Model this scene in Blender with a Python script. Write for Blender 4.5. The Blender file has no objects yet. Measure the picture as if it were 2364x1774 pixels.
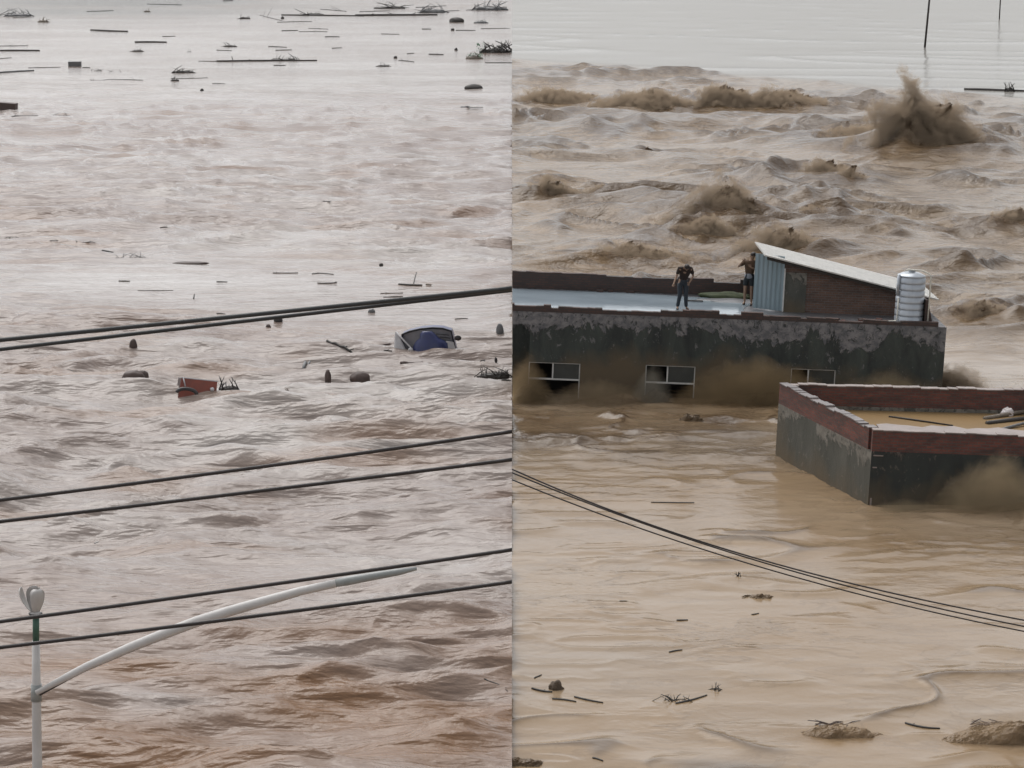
import bpy, bmesh, math, random
import numpy as np
from mathutils import Vector, Matrix, Euler
R = math.radians
random.seed(7)
scene = bpy.context.scene
C = scene.collection

# ------------------------------------------------------------------ camera, sky, sun
CAM_H, PITCH, FPX, W0, H0 = 17.0, R(11.25), 5400.0, 2364.0, 1774.0
cd = bpy.data.cameras.new('camera'); cam = bpy.data.objects.new('camera', cd); C.objects.link(cam)
cam.location = (0, 0, CAM_H); cam.rotation_euler = (R(90) - PITCH, 0, 0)
cd.sensor_fit = 'HORIZONTAL'; cd.sensor_width = 36; cd.lens = 36 * FPX / W0
cd.clip_start = 0.5; cd.clip_end = 20000
scene.camera = cam
world = bpy.data.worlds.new("World"); scene.world = world; world.use_nodes = True
wn = world.node_tree; bg = wn.nodes['Background']
SUN_EL, SUN_ROT = R(60), R(-30)
sky = wn.nodes.new('ShaderNodeTexSky'); sky.sky_type = 'NISHITA'; sky.sun_disc = False
sky.sun_elevation = SUN_EL; sky.sun_rotation = SUN_ROT
sky.air_density = 1.0; sky.dust_density = 3.0; sky.ozone_density = 1.0
hs = wn.nodes.new('ShaderNodeHueSaturation'); hs.inputs['Saturation'].default_value = 0.16
wn.links.new(sky.outputs[0], hs.inputs['Color'])
# a thick broken cloud layer lightens and darkens the sky
tc = wn.nodes.new('ShaderNodeTexCoord'); mp = wn.nodes.new('ShaderNodeMapping')
mp.inputs['Scale'].default_value = (1, 1, 3.5)
cn = wn.nodes.new('ShaderNodeTexNoise'); cn.inputs['Scale'].default_value = 2.2; cn.inputs['Detail'].default_value = 5
cr = wn.nodes.new('ShaderNodeMapRange'); cr.inputs[1].default_value = .3; cr.inputs[2].default_value = .7
cr.inputs[3].default_value = 0.55; cr.inputs[4].default_value = 1.4
mx = wn.nodes.new('ShaderNodeMix'); mx.data_type = 'RGBA'; mx.blend_type = 'MULTIPLY'; mx.inputs[0].default_value = 1
wn.links.new(tc.outputs['Generated'], mp.inputs[0]); wn.links.new(mp.outputs[0], cn.inputs['Vector'])
wn.links.new(cn.outputs['Fac'], cr.inputs[0])
wn.links.new(hs.outputs[0], mx.inputs[6]); wn.links.new(cr.outputs[0], mx.inputs[7])
wn.links.new(mx.outputs[2], bg.inputs['Color']); bg.inputs['Strength'].default_value = 0.14
sl = bpy.data.lights.new('sun', 'SUN'); sl.energy = 0.8; sl.angle = R(50); sl.color = (1, .97, .93)
sun = bpy.data.objects.new('sun', sl); C.objects.link(sun)
sun.rotation_euler = (R(90) - SUN_EL, 0, R(180) - SUN_ROT)
sun.location = (0, 0, 60)
scene.view_settings.view_transform = 'Standard'; scene.view_settings.look = 'None'
scene.view_settings.exposure = 0.52; scene.view_settings.gamma = 1.0

# ------------------------------------------------------------------ helpers
def ray(px, py):
    a = PITCH
    f = Vector((0, math.cos(a), -math.sin(a))); u = Vector((0, math.sin(a), math.cos(a)))
    return f + Vector((1, 0, 0)) * ((px - W0 / 2) / FPX) + u * ((H0 / 2 - py) / FPX)
def at_z(px, py, z=0.0):
    d = ray(px, py); t = (z - CAM_H) / d.z
    return Vector((0, 0, CAM_H)) + d * t
def at_y(px, py, Y):
    d = ray(px, py); return Vector((0, 0, CAM_H)) + d * (Y / d.y)
def ppm(py):      # photograph pixels per metre where the water shows at row py
    p = at_z(1182, py); return FPX / (p.y * math.cos(PITCH) + CAM_H * math.sin(PITCH))

class Noise:
    def __init__(s, seed):
        r = np.random.RandomState(seed)
        s.p = r.permutation(1024); s.p = np.concatenate([s.p, s.p, s.p])
        a = r.rand(1024) * 2 * np.pi; s.gx = np.cos(a); s.gy = np.sin(a)
        v = r.randn(1024, 3); v /= np.linalg.norm(v, axis=1)[:, None]; s.g3 = v
    def n2(s, x, y):
        xi = np.floor(x).astype(np.int64); yi = np.floor(y).astype(np.int64)
        xf = x - xi; yf = y - yi; xi &= 1023; yi &= 1023
        u = xf**3 * (xf * (xf * 6 - 15) + 10); v = yf**3 * (yf * (yf * 6 - 15) + 10)
        def g(ix, iy, dx, dy):
            h = s.p[s.p[ix & 1023] + (iy & 1023)]
            return s.gx[h] * dx + s.gy[h] * dy
        a = g(xi, yi, xf, yf); b = g(xi + 1, yi, xf - 1, yf)
        c = g(xi, yi + 1, xf, yf - 1); d = g(xi + 1, yi + 1, xf - 1, yf - 1)
        return 1.5 * ((a + (b - a) * u) * (1 - v) + (c + (d - c) * u) * v)
    def n3(s, x, y, z):
        xi = np.floor(x).astype(np.int64); yi = np.floor(y).astype(np.int64); zi = np.floor(z).astype(np.int64)
        xf = x - xi; yf = y - yi; zf = z - zi
        u, v, w = [t * t * (3 - 2 * t) for t in (xf, yf, zf)]
        r = 0
        for i in (0, 1):
            for j in (0, 1):
                for k in (0, 1):
                    h = s.p[s.p[s.p[(xi + i) & 1023] + ((yi + j) & 1023)] + ((zi + k) & 1023)]
                    g = s.g3[h]
                    r = r + (g[..., 0] * (xf - i) + g[..., 1] * (yf - j) + g[..., 2] * (zf - k)) * \
                        (u if i else 1 - u) * (v if j else 1 - v) * (w if k else 1 - w)
        return 1.5 * r
NZ = [Noise(i) for i in range(12)]
def sstep(a, b, x):
    t = np.clip((x - a) / (b - a), 0, 1); return t * t * (3 - 2 * t)

def tag(o, label=None, cat=None, group=None, kind=None):
    if label: o['label'] = label
    if cat: o['category'] = cat
    if group: o['group'] = group
    if kind: o['kind'] = kind
    return o
def empty(name, loc, rot=(0, 0, 0), label=None, cat=None, group=None):
    o = bpy.data.objects.new(name, None); C.objects.link(o)
    o.empty_display_size = .3; o.location = loc; o.rotation_euler = rot
    return tag(o, label, cat, group)

class MB:
    """collects shapes and links them as one mesh object"""
    def __init__(s): s.v = []; s.f = []
    def add(s, v, f):
        n = len(s.v); s.v += [tuple(p) for p in v]; s.f += [tuple(i + n for i in q) for q in f]; return s
    def box(s, a, b, rot=None, about=None):
        x0, y0, z0 = a; x1, y1, z1 = b
        v = [Vector(p) for p in ((x0,y0,z0),(x1,y0,z0),(x1,y1,z0),(x0,y1,z0),(x0,y0,z1),(x1,y0,z1),(x1,y1,z1),(x0,y1,z1))]
        if rot:
            c = Vector(about) if about else (Vector(a) + Vector(b)) / 2; M = Euler(rot).to_matrix()
            v = [c + M @ (p - c) for p in v]
        return s.add(v, [(0,3,2,1),(4,5,6,7),(0,1,5,4),(1,2,6,5),(2,3,7,6),(3,0,4,7)])
    def hexa(s, lo, hi):     # lower quad and upper quad, counter-clockwise seen from above
        return s.add(list(lo) + list(hi), [(0,3,2,1),(4,5,6,7),(0,1,5,4),(1,2,6,5),(2,3,7,6),(3,0,4,7)])
    def tube(s, pts, rad, n=8):
        pts = [Vector(p) for p in pts]
        rad = rad if isinstance(rad, (list, tuple)) else [rad] * len(pts)
        V = []; F = []
        up = Vector((0, 0, 1))
        for i, p in enumerate(pts):
            t = (pts[min(i + 1, len(pts) - 1)] - pts[max(i - 1, 0)]).normalized()
            ref = up if abs(t.z) < .95 else Vector((0, 1, 0))
            a = t.cross(ref).normalized(); b = a.cross(t)
            for k in range(n):
                th = 2 * math.pi * k / n
                V.append(p + (a * math.cos(th) + b * math.sin(th)) * rad[i])
        for i in range(len(pts) - 1):
            for k in range(n):
                F.append((i*n+k, i*n+(k+1) % n, (i+1)*n+(k+1) % n, (i+1)*n+k))
        F.append(tuple(range(n - 1, -1, -1))); F.append(tuple((len(pts)-1)*n + k for k in range(n)))
        return s.add(V, F)
    def lathe(s, prof, c=(0, 0, 0), n=28):   # prof: (r, z)
        V = []; F = []
        for r, z in prof:
            for k in range(n):
                th = 2*math.pi*k/n; V.append((c[0]+r*math.cos(th), c[1]+r*math.sin(th), c[2]+z))
        for i in range(len(prof)-1):
            for k in range(n): F.append((i*n+k, i*n+(k+1) % n, (i+1)*n+(k+1) % n, (i+1)*n+k))
        F.append(tuple(range(n-1, -1, -1))); F.append(tuple((len(prof)-1)*n+k for k in range(n)))
        return s.add(V, F)
    def lump(s, c, r, seed=0, amp=.25, n=14, fr=2.0, rot=0):
        V = []; F = []; nz = NZ[seed % 12]
        for i in range(n + 1):
            ph = math.pi * i / n
            for k in range(2 * n):
                th = math.pi * k / n
                d = np.array([math.sin(ph)*math.cos(th), math.sin(ph)*math.sin(th), math.cos(ph)])
                q = d * fr + seed * 3.7 + 50
                m = 1 + amp * float(nz.n3(np.array([q[0]]), np.array([q[1]]), np.array([q[2]]))[0])
                x, y, z = d[0]*r[0]*m, d[1]*r[1]*m, d[2]*r[2]*m
                V.append((c[0]+x*math.cos(rot)-y*math.sin(rot), c[1]+x*math.sin(rot)+y*math.cos(rot), c[2]+z))
        for i in range(n):
            for k in range(2*n): F.append((i*2*n+k, (i+1)*2*n+k, (i+1)*2*n+(k+1) % (2*n), i*2*n+(k+1) % (2*n)))
        return s.add(V, F)
    def build(s, name, m, parent=None, smooth=False, clip=None, bevel=0):
        me = bpy.data.meshes.new(name); me.from_pydata(s.v, [], s.f)
        if clip is not None or bevel:
            bm = bmesh.new(); bm.from_mesh(me)
            if bevel: bmesh.ops.bevel(bm, geom=bm.edges[:], offset=bevel, segments=2, affect='EDGES', profile=.6)
            if clip is not None:
                co, no = clip
                r = bmesh.ops.bisect_plane(bm, geom=bm.verts[:]+bm.edges[:]+bm.faces[:], plane_co=co, plane_no=no, clear_outer=True)
                ed = [e for e in r['geom_cut'] if isinstance(e, bmesh.types.BMEdge)]
                bmesh.ops.holes_fill(bm, edges=ed)
            bm.to_mesh(me); bm.free()
        if smooth: me.polygons.foreach_set('use_smooth', [True] * len(me.polygons))
        me.materials.append(m)
        o = bpy.data.objects.new(name, me); C.objects.link(o)
        if parent: o.parent = parent
        return o

# ------------------------------------------------------------------ materials
def nodes(name):
    m = bpy.data.materials.new(name); m.use_nodes = True
    nt = m.node_tree; return m, nt, nt.nodes['Principled BSDF']
def N(nt, t, **kw):
    n = nt.nodes.new('ShaderNode' + t)
    for k, v in kw.items():
        if k in n.inputs: n.inputs[k].default_value = v
        else: setattr(n, k, v)
    return n
def ramp(nt, fac, stops):
    r = nt.nodes.new('ShaderNodeValToRGB'); nt.links.new(fac, r.inputs[0])
    el = r.color_ramp.elements
    while len(el) < len(stops): el.new(.5)
    for e, (p, c) in zip(el, stops): e.position = p; e.color = (*c, 1) if len(c) == 3 else c
    return r.outputs['Color']
def mixc(nt, fac, a, b, mode='MIX'):
    m = nt.nodes.new('ShaderNodeMix'); m.data_type = 'RGBA'; m.blend_type = mode
    for s, v in ((0, fac), (6, a), (7, b)):
        if isinstance(v, (int, float)): m.inputs[s].default_value = v
        elif isinstance(v, tuple): m.inputs[s].default_value = (*v, 1)
        else: nt.links.new(v, m.inputs[s])
    return m.outputs[2]
def coords(nt, scale=(1, 1, 1), kind='Object', rot=(0, 0, 0)):
    t = nt.nodes.new('ShaderNodeTexCoord'); m = nt.nodes.new('ShaderNodeMapping')
    m.inputs['Scale'].default_value = scale; m.inputs['Rotation'].default_value = rot
    nt.links.new(t.outputs[kind], m.inputs[0]); return m.outputs[0]
def noise(nt, vec, scale, detail=5, rough=.55, dist=0):
    n = N(nt, 'TexNoise'); n.inputs['Scale'].default_value = scale; n.inputs['Detail'].default_value = detail
    n.inputs['Roughness'].default_value = rough; n.inputs['Distortion'].default_value = dist
    nt.links.new(vec, n.inputs['Vector']); return n.outputs['Fac']
def bump(nt, b, h, strength, dist):
    n = nt.nodes.new('ShaderNodeBump'); n.inputs['Strength'].default_value = strength; n.inputs['Distance'].default_value = dist
    nt.links.new(h, n.inputs['Height'])
    old = b.inputs['Normal'].links
    if old: nt.links.new(old[0].from_socket, n.inputs['Normal'])
    nt.links.new(n.outputs[0], b.inputs['Normal'])
def mat(name, c1, c2=None, rough=.7, scale=3, metal=0, bs=.3, bd=.01, spec=.5, stretch=(1, 1, 1)):
    m, nt, b = nodes(name)
    c2 = c2 or tuple(x * .6 for x in c1)
    v = coords(nt, stretch)
    f = noise(nt, v, scale, 6, .65)
    nt.links.new(ramp(nt, f, [(.3, c1), (.7, c2)]), b.inputs['Base Color'])
    b.inputs['Roughness'].default_value = rough; b.inputs['Metallic'].default_value = metal
    b.inputs['Specular IOR Level'].default_value = spec
    bump(nt, b, noise(nt, v, scale * 6, 4), bs, bd)
    return m

def water_mat(name, pale, mud, dark, rough, bump1, bump2, grey=(.33, .33, .31), st=(.30, 1.0, 1), bs=(.3, 1, 1), spec=.5):
    m, nt, b = nodes(name)
    at = nt.nodes.new('ShaderNodeAttribute'); at.attribute_name = 'silt'; at.attribute_type = 'GEOMETRY'
    sep = nt.nodes.new('ShaderNodeSeparateColor'); nt.links.new(at.outputs['Color'], sep.inputs[0])
    v = coords(nt, (1, 1, 1)); vs = coords(nt, st, rot=(0, 0, R(3)))
    big = noise(nt, coords(nt, (.5, 1, 1)), .07, 6, .6, .4)
    streak = noise(nt, vs, .8, 6, .6, .6)
    base = mixc(nt, ramp(nt, big, [(.35, (0, 0, 0)), (.65, (1, 1, 1))]), pale, mud)
    base = mixc(nt, ramp(nt, streak, [(.45, (0, 0, 0)), (.75, (.55, .55, .55))]), base, mud)
    base = mixc(nt, sep.outputs[0], base, dark)
    base = mixc(nt, at.outputs['Alpha'], base, grey)
    nt.links.new(base, b.inputs['Base Color'])
    if st[0] > .5:      # brown silt drawn out in curling threads where the water boils
        th_ = noise(nt, coords(nt, (.42, 1, .5), rot=(0, 0, R(6))), .55, 8, .62, 1.6)
        tf = ramp(nt, th_, [(.50, (0, 0, 0)), (.535, (.9, .9, .9)), (.56, (.25, .25, .25)), (.66, (.5, .5, .5)), (.72, (0, 0, 0))])
        q0 = nt.nodes.new('ShaderNodeMath'); q0.operation = 'MULTIPLY'; nt.links.new(tf, q0.inputs[0])
        tw = N(nt, 'MapRange'); nt.links.new(sep.outputs[2], tw.inputs[0]); tw.inputs[1].default_value = 0; tw.inputs[2].default_value = 1; tw.inputs[3].default_value = .13; tw.inputs[4].default_value = .95; nt.links.new(tw.outputs[0], q0.inputs[1])
        base = mixc(nt, q0.outputs[0], base, dark); nt.links.new(base, b.inputs['Base Color'])
    sp_ = N(nt, 'MapRange'); nt.links.new(at.outputs['Alpha'], sp_.inputs[0]); sp_.inputs[3].default_value = spec; sp_.inputs[4].default_value = spec * (.12 if spec < .45 else .6)
    nt.links.new(sp_.outputs[0], b.inputs['Specular IOR Level'])
    b.inputs['IOR'].default_value = 1.33
    rr = nt.nodes.new('ShaderNodeMapRange'); nt.links.new(sep.outputs[1], rr.inputs[0])
    rr.inputs[3].default_value = rough; rr.inputs[4].default_value = rough + .08
    nt.links.new(rr.outputs[0], b.inputs['Roughness'])
    h1 = noise(nt, coords(nt, bs, rot=(0, 0, R(-4))), 1.3, 3.5, .55, .3)
    h2 = noise(nt, coords(nt, (.6, 1, 1), rot=(0, 0, R(8))), 5.5, 4, .6)
    # ripples die out on the slick water (blue channel)
    q = nt.nodes.new('ShaderNodeMath'); q.operation = 'MULTIPLY'; nt.links.new(h1, q.inputs[0]); nt.links.new(sep.outputs[2], q.inputs[1])
    q2 = nt.nodes.new('ShaderNodeMath'); q2.operation = 'MULTIPLY'; nt.links.new(h2, q2.inputs[0]); nt.links.new(sep.outputs[2], q2.inputs[1])
    bump(nt, b, q.outputs[0], 1.0, bump1); bump(nt, b, q2.outputs[0], 1.0, bump2)
    return m
M_WL = water_mat('silty_river_water', (.345, .31, .285), (.20, .15, .125), (.185, .105, .058), .12, .30, .03, grey=(.17, .165, .155))
M_WR = water_mat('churned_flood_water', (.275, .205, .135), (.235, .155, .082), (.085, .053, .028), .17, .15, .03, spec=.42, grey=(.25, .245, .23), st=(.6, 1, 1), bs=(.7, 1, 1))

# ------------------------------------------------------------------ water surfaces
def fan(tl, tr, cols, seam_left):
    """rows by distance, columns by bearing, so near water has the finest mesh"""
    D = [ -400, -50, 0, 12, 22, 30 ]
    s0, s1 = 17 / 36.0, 17 / 640.0
    D += list(17 / np.linspace(s0, s1, 1250))
    D += [700, 800, 1000, 1300, 1800, 2600, 4000, 7000, 12000]
    return np.array(D)
def make_water(side):
    D = fan(0, 0, 0, 0)
    t = np.concatenate([np.linspace(0, .24, 440), [.26, .3, .36, .45, .7, 1.3, 3, 8]]) * side
    Dg, T = np.meshgrid(D, t, indexing='ij')
    X = T * np.maximum(np.abs(Dg), 60) ; Y = Dg.copy()
    X = T * np.where(Dg < 36, 36, Dg)
    fine = sstep(30, 40, Y) * (1 - sstep(560, 640, Y)) * (1 - sstep(.24, .26, np.abs(T)))
    # spacing of rows at distance Y, used to fade waves the mesh cannot hold
    dr = Y * Y / 17 * (17/36 - 17/640) / 1250; dr = np.maximum(dr, 0.02)
    def keep(lam): return sstep(1.2, 3.0, lam / dr)
    px = W0/2 + T * FPX / (math.cos(PITCH) + CAM_H / np.maximum(Y, 20) * math.sin(PITCH))
    ang = np.arctan2(CAM_H, np.maximum(Y, 20)) - PITCH
    py = H0/2 + FPX * np.tan(ang)
    grey_ = np.zeros_like(X); h = np.zeros_like(X); silt = np.zeros_like(X); churn = np.zeros_like(X); rip = np.ones_like(X)
    if side < 0:
        def patch(cx, cy, rx, ry):
            return np.exp(-(((px - cx) / rx) ** 2 + ((py - cy) / ry) ** 2))
        w1 = NZ[0].n2(X / 30, Y / 22)
        calm = 0.85 * patch(300, 130, 900, 90) + 1.0 * patch(850, 110, 600, 80) + .85 * patch(330, 660, 520, 95) + .75 * patch(900, 720, 400, 60) \
            + .45 * patch(480, 1330, 420, 60) + .35 * patch(1000, 640, 300, 50)
        calm = np.clip(calm + .25 * w1, 0, .88)
        rough = 1 - calm
        rough *= 1 + .5 * patch(900, 980, 400, 60) + .4 * patch(1000, 1560, 400, 150)
        wx = X + 3 * NZ[1].n2(X / 14, Y / 9); wy = Y + 1.5 * NZ[2].n2(X / 14, Y / 9)
        h += .20 * NZ[3].n2(wx / 15, wy / 6) * keep(6)
        r2 = 1 - np.abs(NZ[4].n2(wx / 8.5, wy / 2.6)); h += .30 * r2 ** 3 * keep(2.6)
        h += .22 * NZ[5].n2(wx / 5.0, wy / 1.35 + .2 * NZ[1].n2(X, Y)) * keep(1.3)
        h += .12 * NZ[6].n2(wx / 2.6, wy / .66) * keep(.66)
        h += .05 * NZ[7].n2(X / 1.3, Y / .34) * keep(.34)
        h *= rough * 1.25
        rip = .35 + .65 * rough
        brown = 1.1 * patch(900, 1680, 1000, 250) + .35 * patch(300, 1700, 500, 160) + .35 * patch(1000, 1010, 330, 70) + .25 * patch(850, 300, 260, 35) \
            + .5 * patch(300, 1560, 200, 40)
        silt = np.clip(brown * (.7 + .8 * NZ[8].n2(X / 5, Y / 2.2)) , 0, 1)
        silt = np.maximum(silt, .55 * sstep(.1, .6, NZ[9].n2(wx / 7, wy / 2.6)) * (.4 + .6 * rough))
        grey = patch(230, 5, 480, 38)
        grey_ = np.clip(1.1 * grey * (1 + .6 * NZ[8].n2(X / 30, Y / 30)), 0, 1); rip += grey * 2.2
    else:
        bl = 288 - X * 66 / 50.0 + 6 * NZ[0].n2(X / 20, Y / 30)           # where the calm far water begins
        far = sstep(-8, 8, Y - bl)
        behind = sstep(88, 104, Y) * (1 - far)
        wx = X + 5 * NZ[1].n2(X / 16, Y / 14); wy = Y + 4 * NZ[2].n2(X / 16, Y / 14)
        # big standing waves behind the houses (rg = rounded ridge)
        def rg(n, e=.006): return 1 + e ** .5 - np.sqrt(n * n + e)
        r1 = rg(NZ[3].n2(wx / 17, wy / 15)); r2 = rg(NZ[4].n2(wx / 7, wy / 6 + wx / 40))
        r5 = rg(NZ[10].n2(wx / 9 + .6 * NZ[2].n2(X / 5, Y / 5), wy / 5.5), .01); r6 = rg(NZ[0].n2(wx / 4.2, wy / 3.4), .03)
        lump = sstep(-.15, .4, NZ[8].n2(X / 20, Y / 20))
        thin = .50 * r5 ** 7 * keep(3.0) * sstep(-.2, .4, NZ[6].n2(X / 12, Y / 10)) + .26 * r6 ** 5 * keep(3.0) * sstep(-.1, .4, NZ[7].n2(X / 9, Y / 8))
        rag = .30 * NZ[5].n2(wx / 3.5, wy / 2.2) * keep(2.2) + .18 * NZ[6].n2(wx / 1.6, wy / 1.0) * keep(1.0) + .09 * NZ[7].n2(X / .8, Y / .5) * keep(.5)
        hb = (.75 * r1 ** 4 * keep(12) + .34 * r2 ** 4 * keep(5)) * (.4 + .8 * lump) + thin + rag * (.22 + .8 * lump ** 2)
        # swells that carry the broken crests
        sw = np.zeros_like(X); dk = np.zeros_like(X)
        for (cx, cy, sa, sb_, hh) in SWELLS:
            e = ((X - cx) / (1.25 * sa)) ** 2 + ((Y - cy) / (1.7 * sb_ + .8)) ** 2
            g = np.exp(-e); sw = np.maximum(sw, g * hh * .32); dk = np.maximum(dk, np.exp(-.75 * e))
        wob = np.clip(1 + 1.3 * NZ[2].n2(X / 3.0, Y / 2.0) + .8 * NZ[9].n2(X / 1.1, Y / .9), 0, 2.2)
        hb = hb + sw + dk * rag * 1.6
        # nearly flat near water with thin curved wavelets
        r3 = rg(NZ[9].n2(X / 7 + .5 * NZ[5].n2(X/3, Y/2), Y / 3.2), .004); r4 = rg(NZ[10].n2(X / 3.4, Y / 1.5))
        m1 = sstep(.08, .4, NZ[11].n2(X / 7, Y / 5))
        wl = .09 * r3 ** 10 * m1 * keep(1.0) + .06 * r4 ** 7 * sstep(.2, .5, NZ[2].n2(X / 4, Y / 3)) * keep(.6)
        wl = wl + .035 * rg(NZ[3].n2(X / 2.6 + .4 * NZ[6].n2(X, Y), Y / .95), .01) ** 6 * sstep(.0, .4, NZ[8].n2(X / 4.5, Y / 3.5)) * keep(.5)
        hf = wl + .05 * NZ[1].n2(X / 14, Y / 7) + .012 * NZ[7].n2(X / 2.2, Y / .8) * keep(.7)
        house = np.exp(-(((Y - 77.5) / 5) ** 2)) * sstep(11, 7.0, X) + .6 * np.exp(-(((Y - 63.5) / 2.2) ** 2)) * sstep(8, 12, X)
        mh = house * (.5 + .9 * sstep(-.1, .4, NZ[4].n2(X / 3, Y / 2.4)))
        hf += mh * (.11 * NZ[3].n2(X / 2.2, Y / 1.0) + .07 * NZ[6].n2(X / .9, Y / .5) * keep(.5) + .05 * r4 ** 9)
        hfar = .04 * NZ[5].n2(X / 8, Y / 9) + .18 * (1 - np.abs(NZ[9].n2(X / 60, Y / 22 + X / 60))) ** 18
        front = 1 - sstep(84, 100, Y)
        h = hb * behind + hf * front + hfar * far
        bro = behind * (.24 + .75 * sstep(.18, .45, thin) + .55 * lump ** 2 * wob * .6 + .8 * dk * wob + .35 * sstep(.6, 1.3, hb))
        silt = np.clip(bro + .52 * house + .25 * mh * wob + front * .8 * sstep(.05, .10, wl), 0, 1)
        churn = np.clip(behind * (dk + lump * .5) * .8, 0, 1)
        rip = (.16 + .22 * sstep(-.1, .5, NZ[3].n2(X / 6, Y / 4))) * front + 1.35 * behind + .03 * far + .6 * mh
        grey_ = far * .9 + behind * .18 * sstep(9, 26, X - (Y - 100) / 12) * (1 - dk) + .22 * front * sstep(-.2, .5, NZ[6].n2(X / 12, Y / 9))
    h *= fine
    V = np.stack([X, Y, h], -1).reshape(-1, 3)
    nr, nc = X.shape
    i = np.arange(nr - 1)[:, None] * nc + np.arange(nc - 1)[None, :]
    if side > 0: F = np.stack([i, i + 1, i + 1 + nc, i + nc], -1).reshape(-1, 4)
    else: F = np.stack([i, i + nc, i + 1 + nc, i + 1], -1).reshape(-1, 4)
    col = np.stack([silt, churn, np.clip(rip, 0, 3), np.clip(grey_, 0, 1)], -1).reshape(-1, 4)
    HT[side] = (D, t, h)
    return V, F, col
HT = {}
SWELLS = []
def height(x, y):
    D, t, h = HT[1 if x > 0 else -1]
    j = int(np.argmin(np.abs(t - x / max(36, y)))); i = int(np.argmin(np.abs(D - y)))
    return float(h[i, j])

def surge(c, a, b, hh, seed, peak=0.0, nu=90, nv=56, lean=0.0, rough=.35, drops=40, pw=1.3, fine=1.0, sil=1.0):
    """a heaped, broken crest of water: centre, half width, half depth, height"""
    u = np.linspace(-1, 1, nu); v = np.linspace(0, np.pi, nv)
    U, Vv = np.meshgrid(u, v, indexing='ij')
    e = np.where(U < peak, (U - peak) / (1 + peak), (U - peak) / (1 - peak))
    prof = np.clip(1 - np.abs(e) ** pw, 0, 1) ** 1.15
    w = np.clip(1 - U ** 2, 0, 1) ** .5
    x = U * a; y = -np.cos(Vv) * b * (.25 + .75 * w); z = np.sin(Vv) ** 1.2 * hh * prof
    s = max(hh, .3)
    X, Y, Z = x + c[0] + 40, y + c[1], z + 7
    env = np.sin(Vv) ** .7 * (.2 + .8 * prof ** .6)
    f1 = 1 / (.8 * s + .2); d = 0; sh = .8 * (Z - 7)
    for k, am in enumerate((.8, .62, .5, .36, .26, .18)):
        fr = f1 * 2 ** k; q = NZ[(seed + k) % 12].n3((X + sh) * fr * .62, Y * fr, (Z - .45 * (X - c[0] - 40)) * fr * 1.25)
        d = d + am * (q if k != 3 else (.5 - np.abs(q)) * .8)
    amp = rough * s * env
    x = x + amp * .9 * d + lean * z; z = np.maximum(z + amp * .95 * d, -.15); y = y - amp * .9 * d
    z = z - .12
    V = np.stack([x + c[0], y + c[1], z + c[2]], -1).reshape(-1, 3)
    i = np.arange(nu - 1)[:, None] * nv + np.arange(nv - 1)[None, :]
    F = np.stack([i, i + nv, i + nv + 1, i + 1], -1).reshape(-1, 4)
    col = np.stack([np.clip(sil * (.7 + .3 * d) * (.35 + .65 * sstep(0, .3, np.sin(Vv) * prof)), 0, 1), np.full_like(d, .8), np.full_like(d, .8), np.zeros_like(d)], -1).reshape(-1, 4)
    VV = [V]; FF = [F]; CC = [col]; n = len(V)
    rs = np.random.RandomState(seed)
    for k in range(drops):
        q = V[rs.randint(len(V))]; 
        if q[2] < c[2] + .25 * hh: continue
        r = min(s, 2) * .008 * (1 + 2 * rs.rand()); o = q + np.array([rs.randn() * .09 * s, rs.randn() * .08 * s, abs(rs.randn()) * .06 * s])
        dv = np.array([(1,0,0),(-1,0,0),(0,1,0),(0,-1,0),(0,0,1.4),(0,0,-1.4)]) * r + o
        VV.append(dv)
        f = np.array([(0,2,4),(2,1,4),(1,3,4),(3,0,4),(2,0,5),(1,2,5),(3,1,5),(0,3,5)])
        FF.append(f + n); n += 6
        CC.append(np.tile([.8, .9, .6, 0], (6, 1)))
    return VV, FF, CC
def link_water(name, parts, m):
    vs = np.concatenate([p for P in parts for p in P[0]]); 
    off = 0; li = []; tot = []
    for P in parts:
        for f in P[1]: pass
    loops = []; counts = []
    for P in parts:
        nv = sum(len(v) for v in P[0])
        for f in P[1]:
            loops.append((f + off).ravel()); counts.append(np.full(len(f), f.shape[1]))
        off += nv
    loops = np.concatenate(loops).astype(np.int32); counts = np.concatenate(counts).astype(np.int32)
    me = bpy.data.meshes.new(name)
    me.vertices.add(len(vs)); me.vertices.foreach_set('co', vs.astype(np.float32).ravel())
    me.loops.add(len(loops)); me.loops.foreach_set('vertex_index', loops)
    me.polygons.add(len(counts))
    st = np.concatenate([[0], np.cumsum(counts)[:-1]]).astype(np.int32)
    me.polygons.foreach_set('loop_start', st); me.polygons.foreach_set('loop_total', counts)
    me.polygons.foreach_set('use_smooth', np.ones(len(counts), bool))
    me.update(calc_edges=True)
    ca = me.color_attributes.new('silt', 'FLOAT_COLOR', 'POINT')
    ca.data.foreach_set('color', np.concatenate([p for P in parts for p in P[2]]).astype(np.float32).ravel())
    me.materials.append(m)
    o = bpy.data.objects.new(name, me); C.objects.link(o); o['kind'] = 'structure'
    return o
V, F, K = make_water(-1)
link_water('river_water', [([V], [F], [K])], M_WL)
parts = []
def sg(px0, px1, pyb, pyt, seed, peak=0, depth=.45, **kw):
    p = at_z((px0 + px1) / 2, pyb); k = ppm(pyb)
    a = (px1 - px0) / 2 / k; hh = (pyb - pyt) / k
    SPR.append((px0, px1, pyb, pyt, seed, peak, depth)); hh *= .88
    SWELLS.append((p.x, p.y + a * depth * .6, a, a * depth, hh))
    parts.append(surge((p.x, p.y + a * depth * .6, 0), a, a * depth, hh, seed, peak, **kw))
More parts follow.
